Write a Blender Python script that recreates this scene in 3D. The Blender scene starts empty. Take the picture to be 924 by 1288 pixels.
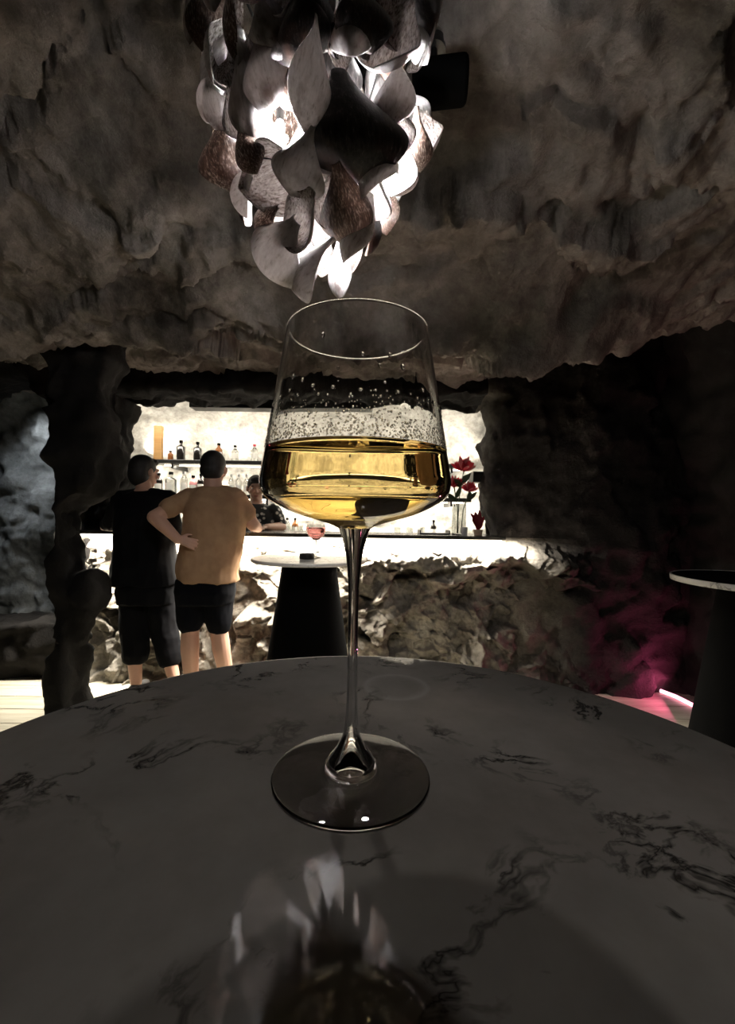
import bpy, bmesh, math, random
import numpy as np
from mathutils import Vector, Matrix, Quaternion

# ------------------------------------------------------------------ camera
S = bpy.context.scene
COL = S.collection
ZC = 1.30                       # lens height
F = 540.0                       # focal length in pixels of the 924x1288 frame
cam_d = bpy.data.cameras.new('camera')
cam = bpy.data.objects.new('camera', cam_d); COL.objects.link(cam)
cam_d.sensor_fit = 'VERTICAL'; cam_d.sensor_height = 36.0
cam_d.lens = F / 1288.0 * 36.0
cam_d.shift_x = 7.0 / 1288.0; cam_d.shift_y = 4.0 / 1288.0
cam_d.clip_start = 0.01; cam_d.clip_end = 50
cam.location = (0, 0, ZC)
ROLL = math.radians(0.9)
cam.rotation_mode = 'QUATERNION'
cam.rotation_quaternion = (Matrix.Rotation(math.radians(90), 4, 'X') @ Matrix.Rotation(ROLL, 4, 'Z')).to_quaternion()
S.camera = cam

def at(px, py, Y):
    """world point seen at pixel px,py standing at depth Y"""
    x = px - 455.0; y = py - 648.0
    c, s = math.cos(ROLL), math.sin(ROLL)
    u = x * c + y * s; v = -x * s + y * c
    return Vector((u * Y / F, Y, ZC - v * Y / F))

# ------------------------------------------------------------------ world, exposure
w = bpy.data.worlds.new('cave_air'); S.world = w; w.use_nodes = True
w.node_tree.nodes['Background'].inputs[0].default_value = (0.75, 0.8, 0.9, 1)
w.node_tree.nodes['Background'].inputs[1].default_value = 0.002
S.view_settings.view_transform = 'Standard'; S.view_settings.look = 'None'
S.view_settings.gamma = 1.0; S.view_settings.use_curve_mapping = False
S.view_settings.exposure = 0.0
S.cycles.use_denoising = True
S.cycles.max_bounces = 16; S.cycles.transmission_bounces = 16; S.cycles.transparent_max_bounces = 16
S.cycles.caustics_refractive = True; S.cycles.caustics_reflective = False
S.cycles.sample_clamp_indirect = 6.0

def lamp(name, kind, loc, power, color=(1, 1, 1), aim=None, size=None, size_y=None, radius=None, spot=None):
    d = bpy.data.lights.new(name, kind); d.energy = power; d.color = color
    if kind == 'AREA':
        d.shape = 'RECTANGLE'; d.size = size; d.size_y = size_y
    if radius is not None and kind in ('POINT', 'SPOT'): d.shadow_soft_size = radius
    if spot: d.spot_size = math.radians(spot); d.spot_blend = 0.6
    o = bpy.data.objects.new(name, d); COL.objects.link(o); o.location = loc
    if aim is not None:
        o.rotation_euler = (Vector(aim) - Vector(loc)).to_track_quat('-Z', 'Y').to_euler()
    return o

# strip under the bar's counter lip, strips of the back bar, added alcove lamp, pink strip on the floor
P_BARFRONT = 300.0; P_BACKBAR = 45.0; P_SHELF = 75.0; P_ALCOVE = 70.0; P_PINK = 4.5; P_BULB = 26.0
lamp('bar_front_light', 'AREA', (-0.52, 3.285, 1.112), P_BARFRONT, (1.0, 0.93, 0.80), aim=(-0.52, 3.36, 0.6), size=3.44, size_y=0.02)
lamp('back_bar_light', 'AREA', (-0.6, 4.15, 2.42), P_BACKBAR, (1.0, 0.93, 0.80), aim=(-0.6, 4.95, 1.3), size=3.6, size_y=0.12)
lamp('shelf_light', 'AREA', (-0.55, 4.62, 1.800), P_SHELF * 0.9, (1.0, 0.92, 0.78), aim=(-0.55, 4.80, 1.2), size=3.6, size_y=0.02)
lamp('shelf_light', 'AREA', (-0.55, 4.70, 1.96), P_SHELF * .4, (1.0, 0.92, 0.78), aim=(-0.55, 4.88, 2.25), size=3.6, size_y=0.02)
lamp('shelf_light', 'AREA', (-0.55, 4.62, 1.440), P_SHELF * 0.9, (1.0, 0.92, 0.78), aim=(-0.55, 4.80, 1.0), size=3.6, size_y=0.02)
lamp('alcove_light', 'SPOT', (-3.40, 3.86, 2.28), P_ALCOVE, (0.93, 0.97, 1.0), aim=(-2.9, 4.4, 1.2), radius=0.06, spot=120)
lamp('pink_light', 'AREA', (2.22, 2.97, 0.10), P_PINK, (1.0, 0.14, 0.34), aim=(1.6, 3.25, 0.55), size=0.24, size_y=0.03)

# ------------------------------------------------------------------ noise (numpy)
def _hash(ix, iy, iz, seed):
    h = (ix.astype(np.uint32) * np.uint32(374761393) + iy.astype(np.uint32) * np.uint32(668265263)
         + iz.astype(np.uint32) * np.uint32(2147483647) + np.uint32(seed * 1013904223 & 0xffffffff))
    h = (h ^ (h >> np.uint32(13))) * np.uint32(1274126177)
    h = h ^ (h >> np.uint32(16)); h = h * np.uint32(2246822519); h = h ^ (h >> np.uint32(15))
    return h.astype(np.float64) / 4294967295.0
def vnoise(p, seed=0):
    i = np.floor(p).astype(np.int64); f = p - i; f = f * f * f * (f * (f * 6 - 15) + 10)
    r = 0
    for dx in (0, 1):
        for dy in (0, 1):
            for dz in (0, 1):
                wgt = (f[:, 0] if dx else 1 - f[:, 0]) * (f[:, 1] if dy else 1 - f[:, 1]) * (f[:, 2] if dz else 1 - f[:, 2])
                r = r + wgt * _hash(i[:, 0] + dx, i[:, 1] + dy, i[:, 2] + dz, seed)
    return r * 2 - 1
def fbm(p, octaves=4, seed=0, gain=0.5):
    r = 0; a = 1.0; q = p.copy()
    for k in range(octaves):
        r = r + a * vnoise(q, seed + k * 17); q = q * 2.03 + 11.3; a *= gain
    return r
def ridged(p, octaves=4, seed=0, gain=0.5):
    r = 0; a = 1.0; q = p.copy()
    for k in range(octaves):
        r = r + a * (1 - 2 * np.abs(vnoise(q, seed + k * 29))); q = q * 2.1 + 5.7; a *= gain
    return r
def facet(p, seed=0):
    """broken blocks: every cell is a tilted plane"""
    i = np.floor(p).astype(np.int64); best = np.full(len(p), 9e9); out = np.zeros(len(p))
    for dx in (-1, 0, 1):
        for dy in (-1, 0, 1):
            for dz in (-1, 0, 1):
                c = i + np.array([dx, dy, dz]); h = [_hash(c[:, 0], c[:, 1], c[:, 2], seed + k) for k in range(7)]
                q = p - (c + np.stack(h[:3], 1)); d = (q * q).sum(1)
                val = (h[3] - .5) + 1.1 * ((h[4] - .5) * q[:, 0] + (h[5] - .5) * q[:, 1] + (h[6] - .5) * q[:, 2])
                m = d < best; best[m] = d[m]; out[m] = val[m]
    return out
def sstep(a, b, x):
    t = np.clip((x - a) / (b - a), 0, 1); return t * t * (3 - 2 * t)

# ------------------------------------------------------------------ materials
MAT = {}
def nodes(name):
    m = bpy.data.materials.new(name); m.use_nodes = True
    nt = m.node_tree; b = nt.nodes['Principled BSDF']; MAT[name] = m
    return m, nt, b
def plain(name, col, rough=0.5, metal=0.0, spec=0.5, **kw):
    m, nt, b = nodes(name)
    b.inputs['Base Color'].default_value = (*col, 1); b.inputs['Roughness'].default_value = rough
    b.inputs['Metallic'].default_value = metal; b.inputs['Specular IOR Level'].default_value = spec
    for k, v in kw.items(): b.inputs[k].default_value = v
    return m
def add(nt, t, **inp):
    n = nt.nodes.new(t)
    for k, v in inp.items(): n.inputs[k].default_value = v
    return n
def ramp(nt, src, stops):
    r = nt.nodes.new('ShaderNodeValToRGB'); e = r.color_ramp.elements
    while len(e) < len(stops): e.new(0.5)
    for i, (p, c) in enumerate(stops):
        e[i].position = p; e[i].color = (*c, 1) if len(c) == 3 else c
    nt.links.new(src, r.inputs[0]); return r
def rock_mat(name, dark, light, scale=2.2, bump=0.35, rough=0.9, tint=None):
    m, nt, b = nodes(name); L = nt.links
    geo = nt.nodes.new('ShaderNodeNewGeometry')
    n1 = add(nt, 'ShaderNodeTexNoise', Scale=scale, Detail=9.0, Roughness=0.62)
    n2 = add(nt, 'ShaderNodeTexNoise', Scale=scale * 9, Detail=8.0, Roughness=0.7)
    for n in (n1, n2): L.new(geo.outputs['Position'], n.inputs['Vector'])
    mid = tuple((a + c) * 0.5 for a, c in zip(dark, light))
    r = ramp(nt, n1.outputs['Fac'], [(0.30, dark), (0.5, mid), (0.70, light)])
    mx = nt.nodes.new('ShaderNodeMixRGB'); mx.blend_type = 'MULTIPLY'; mx.inputs[0].default_value = 0.7
    r2 = ramp(nt, n2.outputs['Fac'], [(0.3, (0.45, 0.43, 0.42)), (0.62, (1, 1, 1))])
    L.new(r.outputs[0], mx.inputs[1]); L.new(r2.outputs[0], mx.inputs[2])
    L.new(mx.outputs[0], b.inputs['Base Color'])
    b.inputs['Roughness'].default_value = rough; b.inputs['Specular IOR Level'].default_value = 0.25
    bm_ = add(nt, 'ShaderNodeBump', Strength=bump, Distance=0.03)
    n3 = add(nt, 'ShaderNodeTexNoise', Scale=scale * 16, Detail=10.0, Roughness=0.72)
    L.new(geo.outputs['Position'], n3.inputs['Vector']); L.new(n3.outputs['Fac'], bm_.inputs['Height'])
    L.new(bm_.outputs[0], b.inputs['Normal'])
    return m
rock_mat('rock_ceiling', (0.042, 0.035, 0.029), (0.38, 0.345, 0.315), 1.6, 0.9)
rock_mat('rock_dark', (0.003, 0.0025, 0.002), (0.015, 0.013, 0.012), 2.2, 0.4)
rock_mat('rock_back', (0.22, 0.21, 0.19), (0.62, 0.60, 0.55), 2.4, 0.6)
rock_mat('rock_alcove', (0.10, 0.11, 0.11), (0.40, 0.42, 0.43), 2.0, 0.6)
def rock_shade_blend(name, x0, x1):  # rock colour darkens along X, shade of the right side painted in
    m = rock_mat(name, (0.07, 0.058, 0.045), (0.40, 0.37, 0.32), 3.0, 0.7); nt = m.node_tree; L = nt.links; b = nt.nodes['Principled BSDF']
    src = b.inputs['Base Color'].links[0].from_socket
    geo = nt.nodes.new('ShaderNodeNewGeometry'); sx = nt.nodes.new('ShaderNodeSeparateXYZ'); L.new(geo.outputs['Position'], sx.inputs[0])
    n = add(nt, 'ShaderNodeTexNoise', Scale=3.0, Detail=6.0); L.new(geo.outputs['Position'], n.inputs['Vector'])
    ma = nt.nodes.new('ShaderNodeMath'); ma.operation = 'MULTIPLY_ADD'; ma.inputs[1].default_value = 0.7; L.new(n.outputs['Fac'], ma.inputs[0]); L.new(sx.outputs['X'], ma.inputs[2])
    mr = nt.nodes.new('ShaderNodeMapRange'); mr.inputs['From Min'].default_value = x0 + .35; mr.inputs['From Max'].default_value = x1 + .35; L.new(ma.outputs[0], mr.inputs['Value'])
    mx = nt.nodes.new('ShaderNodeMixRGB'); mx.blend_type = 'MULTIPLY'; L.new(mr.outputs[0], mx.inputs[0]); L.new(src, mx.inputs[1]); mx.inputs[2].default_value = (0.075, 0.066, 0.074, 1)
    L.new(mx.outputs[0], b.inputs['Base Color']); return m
rock_shade_blend('rock_bar', 1.05, 1.65); rock_shade_blend('rock_right_shaded', 0.65, 1.15)
plain('black_metal', (0.006, 0.006, 0.006), 0.45)
plain('black_matte', (0.002, 0.002, 0.002), 0.9, spec=0.03)
plain('dark_slab', (0.02, 0.019, 0.018), 0.25)
plain('white_top', (0.60, 0.59, 0.56), 0.3)
plain('hair_black', (0.008, 0.007, 0.007), 0.6, spec=0.3)
plain('black_cloth', (0.004, 0.004, 0.005), 0.95, spec=0.1)
plain('navy_cloth', (0.003, 0.0033, 0.005), 0.95, spec=0.1)
plain('skin', (0.50, 0.29, 0.21), 0.55)
plain('skin_tan', (0.42, 0.24, 0.17), 0.55)
plain('shoe_dark', (0.015, 0.013, 0.012), 0.6)
plain('shoe_light', (0.35, 0.32, 0.28), 0.7)
plain('eye_white', (0.7, 0.7, 0.68), 0.3)
plain('lip', (0.35, 0.13, 0.11), 0.5)
plain('steel', (0.5, 0.5, 0.5), 0.3, 1.0)
plain('wire_black', (0.01, 0.01, 0.01), 0.5)
plain('label_white', (0.75, 0.73, 0.68), 0.7)
plain('label_red', (0.5, 0.04, 0.06), 0.6)
plain('cap_red', (0.45, 0.03, 0.06), 0.5)
plain('glass_black', (0.01, 0.008, 0.007), 0.12)
plain('glass_amber', (0.20, 0.07, 0.02), 0.12)
plain('glass_pink', (0.80, 0.36, 0.36), 0.15)
plain('petal_red', (0.52, 0.02, 0.045), 0.5)
plain('petal_tip', (0.75, 0.25, 0.27), 0.5)
plain('leaf_dark', (0.02, 0.035, 0.012), 0.5)
plain('leaf_red', (0.22, 0.012, 0.02), 0.5)
plain('ceramic_white', (0.75, 0.74, 0.72), 0.3)
plain('shell_beige', (0.62, 0.45, 0.33), 0.6)
def cloth_mat(name, c1, c2):
    m, nt, b = nodes(name); L = nt.links
    tc = nt.nodes.new('ShaderNodeTexCoord')
    n = add(nt, 'ShaderNodeTexNoise', Scale=14.0, Detail=6.0); L.new(tc.outputs['Object'], n.inputs['Vector'])
    r = ramp(nt, n.outputs['Fac'], [(0.35, c1), (0.65, c2)]); L.new(r.outputs[0], b.inputs['Base Color'])
    bp = add(nt, 'ShaderNodeBump', Strength=0.25, Distance=0.01); n2 = add(nt, 'ShaderNodeTexNoise', Scale=9.0, Detail=3.0)
    L.new(tc.outputs['Object'], n2.inputs['Vector']); L.new(n2.outputs['Fac'], bp.inputs['Height']); L.new(bp.outputs[0], b.inputs['Normal'])
    b.inputs['Roughness'].default_value = 0.95; b.inputs['Specular IOR Level'].default_value = 0.1
cloth_mat('tan_cloth', (0.32, 0.195, 0.115), (0.39, 0.245, 0.145))
m, nt, b = nodes('pattern_cloth')
tc = nt.nodes.new('ShaderNodeTexCoord'); v = add(nt, 'ShaderNodeTexVoronoi', Scale=22.0)
nt.links.new(tc.outputs['Object'], v.inputs['Vector'])
r = ramp(nt, v.outputs['Distance'], [(0.25, (0.6, 0.57, 0.52)), (0.42, (0.02, 0.02, 0.02))]); nt.links.new(r.outputs[0], b.inputs['Base Color'])
b.inputs['Roughness'].default_value = 0.9
def wood(name, c1, c2, scale=3.0, rough=0.5):
    m, nt, b = nodes(name); L = nt.links
    tc = nt.nodes.new('ShaderNodeTexCoord'); mp = nt.nodes.new('ShaderNodeMapping'); mp.inputs['Scale'].default_value = (1, 14, 14)
    oi = nt.nodes.new('ShaderNodeObjectInfo'); av = nt.nodes.new('ShaderNodeVectorMath'); av.operation = 'ADD'
    L.new(tc.outputs['Object'], av.inputs[0]); L.new(oi.outputs['Location'], av.inputs[1]); L.new(av.outputs[0], mp.inputs['Vector'])
    n = add(nt, 'ShaderNodeTexNoise', Scale=scale, Detail=8.0, Roughness=0.65); L.new(mp.outputs[0], n.inputs['Vector'])
    r = ramp(nt, n.outputs['Fac'], [(0.3, c1), (0.7, c2)])
    hs = nt.nodes.new('ShaderNodeHueSaturation'); mr = nt.nodes.new('ShaderNodeMapRange')
    mr.inputs['To Min'].default_value = 0.8; mr.inputs['To Max'].default_value = 1.15
    L.new(oi.outputs['Random'], mr.inputs['Value']); L.new(mr.outputs[0], hs.inputs['Value']); L.new(r.outputs[0], hs.inputs['Color'])
    L.new(hs.outputs[0], b.inputs['Base Color']); b.inputs['Roughness'].default_value = rough
wood('floor_wood', (0.30, 0.27, 0.20), (0.55, 0.51, 0.41), 2.0, 0.55)
wood('shelf_wood', (0.42, 0.22, 0.07), (0.62, 0.36, 0.14), 2.0, 0.5)
def emit(name, col, strength):
    m, nt, b = nodes(name)
    b.inputs['Base Color'].default_value = (*col, 1)
    b.inputs['Emission Color'].default_value = (*col, 1); b.inputs['Emission Strength'].default_value = strength
    return m
emit('led_warm', (1.0, 0.9, 0.72), 6.0); emit('led_pink', (1.0, 0.35, 0.5), 4.0); emit('bulb_glow', (1.0, 0.98, 0.95), 12.0)
emit('downlight_glow', (0.9, 0.96, 1.0), 4.0)
def glass(name, col=(1, 1, 1), ior=1.5, rough=0.0):
    m = bpy.data.materials.new(name); m.use_nodes = True; nt = m.node_tree
    nt.nodes.remove(nt.nodes['Principled BSDF']); g = nt.nodes.new('ShaderNodeBsdfGlass')
    g.inputs['Color'].default_value = (*col, 1); g.inputs['IOR'].default_value = ior; g.inputs['Roughness'].default_value = rough
    nt.links.new(g.outputs[0], nt.nodes['Material Output'].inputs['Surface']); MAT[name] = m
glass('crystal', (0.985, 0.985, 0.98), 1.5); glass('wine_gold', (0.97, 0.85, 0.56), 1.34); glass('water_drop', (1, 1, 1), 1.33)
glass('bottle_clear', (0.97, 0.98, 0.97), 1.45); glass('pink_drink', (0.93, 0.58, 0.57), 1.33)
# polished stone table tops
def marble(name, base, base2, vein, rough):
    m, nt, b = nodes(name); L = nt.links
    tc = nt.nodes.new('ShaderNodeTexCoord')
    n0 = add(nt, 'ShaderNodeTexNoise', Scale=6.0, Detail=5.0); L.new(tc.outputs['Object'], n0.inputs['Vector'])
    mixv = nt.nodes.new('ShaderNodeMixRGB'); mixv.inputs[0].default_value = 0.16
    L.new(tc.outputs['Object'], mixv.inputs[1]); L.new(n0.outputs['Color'], mixv.inputs[2])
    n1 = add(nt, 'ShaderNodeTexNoise', Scale=13.0, Detail=6.0, Roughness=0.62); L.new(mixv.outputs[0], n1.inputs['Vector'])
    ab = nt.nodes.new('ShaderNodeMath'); ab.operation = 'SUBTRACT'; ab.inputs[1].default_value = 0.5; L.new(n1.outputs['Fac'], ab.inputs[0])
    a2 = nt.nodes.new('ShaderNodeMath'); a2.operation = 'ABSOLUTE'; L.new(ab.outputs[0], a2.inputs[0])
    line = ramp(nt, a2.outputs[0], [(0.0, (1, 1, 1)), (0.03, (0, 0, 0))])
    nm = add(nt, 'ShaderNodeTexNoise', Scale=11.0, Detail=3.0); L.new(tc.outputs['Object'], nm.inputs['Vector'])
    mask = ramp(nt, nm.outputs['Fac'], [(0.47, (0, 0, 0)), (0.60, (1, 1, 1))])
    mul = nt.nodes.new('ShaderNodeMath'); mul.operation = 'MULTIPLY'; L.new(line.outputs[0], mul.inputs[0]); L.new(mask.outputs[0], mul.inputs[1])
    nb = add(nt, 'ShaderNodeTexNoise', Scale=5.0, Detail=8.0, Roughness=0.65); L.new(tc.outputs['Object'], nb.inputs['Vector'])
    rb = ramp(nt, nb.outputs['Fac'], [(0.3, base), (0.7, base2)])
    mx = nt.nodes.new('ShaderNodeMixRGB'); L.new(mul.outputs[0], mx.inputs[0]); L.new(rb.outputs[0], mx.inputs[1]); mx.inputs[2].default_value = (*vein, 1)
    b.inputs['Roughness'].default_value = rough; b.inputs['Specular IOR Level'].default_value = 0.5
    return m, nt, b, mx, tc
m, nt, b, mx, tc = marble('table_stone', (0.088, 0.079, 0.070), (0.160, 0.148, 0.135), (0.018, 0.016, 0.014), 0.035)
# dried ring left by a wet glass
vm = nt.nodes.new('ShaderNodeVectorMath'); vm.operation = 'DISTANCE'; vm.inputs[1].default_value = (0.03, 0.185, 0.0)
nt.links.new(tc.outputs['Object'], vm.inputs[0])
rr = ramp(nt, vm.outputs['Value'], [(0.0, (0, 0, 0)), (0.022, (0, 0, 0)), (0.027, (0.10, 0.10, 0.10)), (0.031, (0, 0, 0))])
mx2 = nt.nodes.new('ShaderNodeMixRGB'); nt.links.new(rr.outputs[0], mx2.inputs[0]); nt.links.new(mx.outputs[0], mx2.inputs[1])
mx2.inputs[2].default_value = (0.5, 0.48, 0.45, 1); nt.links.new(mx2.outputs[0], b.inputs['Base Color'])
m, nt, b, mx, tc = marble('pale_stone', (0.52, 0.50, 0.47), (0.70, 0.68, 0.64), (0.2, 0.19, 0.18), 0.2)
nt.links.new(mx.outputs[0], b.inputs['Base Color'])
# chandelier pods: pale convex skin, mottled brown hollow
def pod_mat(name, stops, sc, trans=0.0):
    m, nt, b = nodes(name); L = nt.links
    tc = nt.nodes.new('ShaderNodeTexCoord'); oi = nt.nodes.new('ShaderNodeObjectInfo')
    av = nt.nodes.new('ShaderNodeVectorMath'); av.operation = 'ADD'; L.new(tc.outputs['Object'], av.inputs[0]); L.new(oi.outputs['Location'], av.inputs[1])
    mp = nt.nodes.new('ShaderNodeMapping'); mp.inputs['Scale'].default_value = (2.2, 2.2, 0.7); L.new(av.outputs[0], mp.inputs['Vector'])
    n = add(nt, 'ShaderNodeTexNoise', Scale=sc, Detail=6.0, Roughness=0.6); L.new(mp.outputs[0], n.inputs['Vector'])
    r0 = ramp(nt, n.outputs['Fac'], stops); r = nt.nodes.new('ShaderNodeMixRGB')
    sx = nt.nodes.new('ShaderNodeSeparateXYZ'); L.new(tc.outputs['Object'], sx.inputs[0])       # brown blush at the tip of the pod
    ma = nt.nodes.new('ShaderNodeMath'); ma.operation = 'MULTIPLY_ADD'; ma.inputs[1].default_value = -1.0; L.new(sx.outputs['Z'], ma.inputs[0])
    n9 = add(nt, 'ShaderNodeTexNoise', Scale=3.5, Detail=3.0); L.new(av.outputs[0], n9.inputs['Vector']); L.new(n9.outputs['Fac'], ma.inputs[2])
    tp = ramp(nt, ma.outputs[0], [(0.0, (0, 0, 0)), (1.0, (0, 0, 0))]); tp.color_ramp.elements[0].position = 0.0
    mr9 = nt.nodes.new('ShaderNodeMapRange'); mr9.inputs['From Min'].default_value = 1.25; mr9.inputs['From Max'].default_value = 1.55; mr9.inputs['To Max'].default_value = 0.8
    L.new(ma.outputs[0], mr9.inputs['Value']); L.new(mr9.outputs[0], r.inputs[0]); L.new(r0.outputs[0], r.inputs[1]); r.inputs[2].default_value = (0.07, 0.035, 0.025, 1)
    nt.nodes.remove(tp); L.new(r.outputs[0], b.inputs['Base Color'])
    bp = add(nt, 'ShaderNodeBump', Strength=0.25, Distance=0.004); L.new(n.outputs['Fac'], bp.inputs['Height']); L.new(bp.outputs[0], b.inputs['Normal'])
    b.inputs['Roughness'].default_value = 0.42
    tr_ = nt.nodes.new('ShaderNodeBsdfTranslucent'); L.new(r.outputs[0], tr_.inputs['Color']); ms = nt.nodes.new('ShaderNodeMixShader'); ms.inputs[0].default_value = trans
    L.new(b.outputs[0], ms.inputs[1]); L.new(tr_.outputs[0], ms.inputs[2]); L.new(ms.outputs[0], nt.nodes['Material Output'].inputs['Surface'])
pod_mat('pod_pale', [(0.26, (0.25, 0.22, 0.21)), (0.42, (0.62, 0.60, 0.61)), (0.7, (0.82, 0.81, 0.83))], 7, 0.42)
pod_mat('pod_inner', [(0.36, (0.07, 0.045, 0.035)), (0.50, (0.42, 0.37, 0.34)), (0.68, (0.74, 0.71, 0.70))], 14, 0.45)
pod_mat('pod_brown', [(0.34, (0.02, 0.012, 0.009)), (0.52, (0.09, 0.055, 0.042)), (0.72, (0.50, 0.44, 0.40))], 14, 0.3)
pod_mat('pod_dark', [(0.38, (0.006, 0.006, 0.006)), (0.6, (0.035, 0.03, 0.03)), (0.8, (0.18, 0.16, 0.16))], 14)

# ------------------------------------------------------------------ helpers
def link(name, me, mat=None, parent=None, smooth=True):
    if mat is not None and not len(me.materials):
        me.materials.append(MAT[mat])
    if smooth:
        me.polygons.foreach_set('use_smooth', [True] * len(me.polygons))
    o = bpy.data.objects.new(name, me); COL.objects.link(o)
    if parent is not None: o.parent = parent
    return o
def tag(o, label=None, cat=None, group=None, kind=None):
    if label: o['label'] = label
    if cat: o['category'] = cat
    if group: o['group'] = group
    if kind: o['kind'] = kind
    return o
def empty(name, loc, label, cat, group=None, rz=0):
    o = bpy.data.objects.new(name, None); COL.objects.link(o); o.location = loc; o.rotation_euler.z = rz
    o.empty_display_size = 0.05
    return tag(o, label, cat, group)
def mesh(verts, faces, name='m'):
    me = bpy.data.meshes.new(name); me.from_pydata([tuple(v) for v in verts], [], faces); me.update(); return me
class MB:
    def __init__(s): s.v = []; s.f = []
    def addm(s, v, f):
        n = len(s.v); s.v += [tuple(x) for x in v]; s.f += [tuple(i + n for i in q) for q in f]; return s
    def box(s, c, d, rz=0, bev=0.0):
        bm = bmesh.new(); bmesh.ops.create_cube(bm, size=1)
        for v in bm.verts: v.co = Vector((v.co.x * d[0], v.co.y * d[1], v.co.z * d[2]))
        if bev: bmesh.ops.bevel(bm, geom=list(bm.edges), offset=bev, segments=2, affect='EDGES', profile=0.5)
        bmesh.ops.transform(bm, matrix=Matrix.Translation(c) @ Matrix.Rotation(rz, 4, 'Z'), verts=bm.verts)
        bm.verts.index_update(); s.addm([v.co[:] for v in bm.verts], [[v.index for v in f.verts] for f in bm.faces]); bm.free(); return s
    def lathe(s, prof, c=(0, 0, 0), seg=32, close=False):
        """prof: (r, z) bottom to top; r=0 ends give poles"""
        v = []; f = []; rings = []
        for r, z in prof:
            if r <= 1e-7:
                rings.append([len(v)]); v.append((c[0], c[1], c[2] + z))
            else:
                rings.append(list(range(len(v), len(v) + seg)))
                for k in range(seg):
                    a = 2 * math.pi * k / seg; v.append((c[0] + r * math.cos(a), c[1] + r * math.sin(a), c[2] + z))
        pairs = list(zip(rings[:-1], rings[1:]))
        if close: pairs.append((rings[-1], rings[0]))
        for A, B in pairs:
            for k in range(seg):
                k2 = (k + 1) % seg
                if len(A) == 1 and len(B) == 1: continue
                if len(A) == 1: f.append((A[0], B[k2], B[k]))
                elif len(B) == 1: f.append((A[k], A[k2], B[0]))
                else: f.append((A[k], A[k2], B[k2], B[k]))
        return s.addm(v, f)
    def tube(s, pts, r, seg=8):
        """pts: list of points, r: radius or list; capped, rounded ends come from the radii"""
        pts = [Vector(p) for p in pts]; n = len(pts)
        rs = r if isinstance(r, (list, tuple)) else [r] * n
        v = []; f = []
        t0 = (pts[1] - pts[0]).normalized()
        up = Vector((0, 0, 1)) if abs(t0.z) < 0.9 else Vector((1, 0, 0))
        nrm = t0.cross(up).normalized()
        for i, p in enumerate(pts):
            t = (pts[min(i + 1, n - 1)] - pts[max(i - 1, 0)]).normalized()
            nrm = (nrm - t * nrm.dot(t)).normalized(); bi = t.cross(nrm)
            for k in range(seg):
                a = 2 * math.pi * k / seg; v.append(p + (nrm * math.cos(a) + bi * math.sin(a)) * rs[i])
        for i in range(n - 1):
            for k in range(seg):
                k2 = (k + 1) % seg; f.append((i * seg + k, i * seg + k2, (i + 1) * seg + k2, (i + 1) * seg + k))
        f.append(tuple(reversed(range(seg)))); f.append(tuple(range((n - 1) * seg, n * seg)))
        return s.addm(v, f)
    def caps(s, p0, r0, p1, r1, seg=14, flat=None):
        """tapered capsule with round ends"""
        p0 = Vector(p0); p1 = Vector(p1); d = (p1 - p0); L = d.length; t = d.normalized()
        P = []; R = []
        for a in (-80, -60, -35, 0): P.append(p0 + t * r0 * math.sin(math.radians(a))); R.append(r0 * math.cos(math.radians(a)))
        for a in (0, 35, 60, 80): P.append(p1 + t * r1 * math.sin(math.radians(a))); R.append(r1 * math.cos(math.radians(a)))
        return s.tube(P, R, seg)
    def ell(s, c, r, rot=None, seg=20, rings=12):
        v = []; f = []
        prof = [(math.sin(math.pi * i / rings), -math.cos(math.pi * i / rings)) for i in range(rings + 1)]
        prof[0] = (0, -1); prof[-1] = (0, 1)
        t = MB().lathe(prof, seg=seg)
        M = Matrix.Translation(c) @ (rot.to_4x4() if rot else Matrix.Identity(4)) @ Matrix.Diagonal((r[0], r[1], r[2], 1))
        return s.addm([(M @ Vector(x))[:] for x in t.v], t.f)
    def loft(s, secs, seg=24):
        """secs: (center, rx, ry) horizontal-ish ellipses bottom to top, capped; optional 4th = superellipse power"""
        v = []; f = []
        for sec in secs:
            c, rx, ry = Vector(sec[0]), sec[1], sec[2]; e = sec[3] if len(sec) > 3 else 2.4
            for k in range(seg):
                a = 2 * math.pi * k / seg; ca, sa = math.cos(a), math.sin(a)
                v.append(c + Vector((rx * math.copysign(abs(ca) ** (2 / e), ca), ry * math.copysign(abs(sa) ** (2 / e), sa), 0)))
        n = len(secs)
        for i in range(n - 1):
            for k in range(seg):
                k2 = (k + 1) % seg; f.append((i * seg + k, i * seg + k2, (i + 1) * seg + k2, (i + 1) * seg + k))
        f.append(tuple(reversed(range(seg)))); f.append(tuple(range((n - 1) * seg, n * seg)))
        return s.addm(v, f)
    def prism(s, poly, y0, y1):
        """XZ outline extruded along Y"""
        n = len(poly)
        v = [(p[0], y0, p[1]) for p in poly] + [(p[0], y1, p[1]) for p in poly]
        f = [tuple(range(n)), tuple(reversed(range(n, 2 * n)))] + [((i + 1) % n, i, n + i, n + (i + 1) % n) for i in range(n)]
        return s.addm(v, f)
    def plan(s, poly, z0, z1):
        """XY outline extruded along Z"""
        n = len(poly)
        v = [(p[0], p[1], z0) for p in poly] + [(p[0], p[1], z1) for p in poly]
        f = [tuple(reversed(range(n))), tuple(range(n, 2 * n))] + [(i, (i + 1) % n, n + (i + 1) % n, n + i) for i in range(n)]
        return s.addm(v, f)
    def mesh(s, name='m'):
        me = mesh(s.v, s.f, name)
        bm = bmesh.new(); bm.from_mesh(me); bmesh.ops.recalc_face_normals(bm, faces=bm.faces); bm.to_mesh(me); bm.free(); return me
    def build(s, name, mat, parent=None, smooth=False): return link(name, s.mesh(name), mat, parent, smooth)

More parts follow.
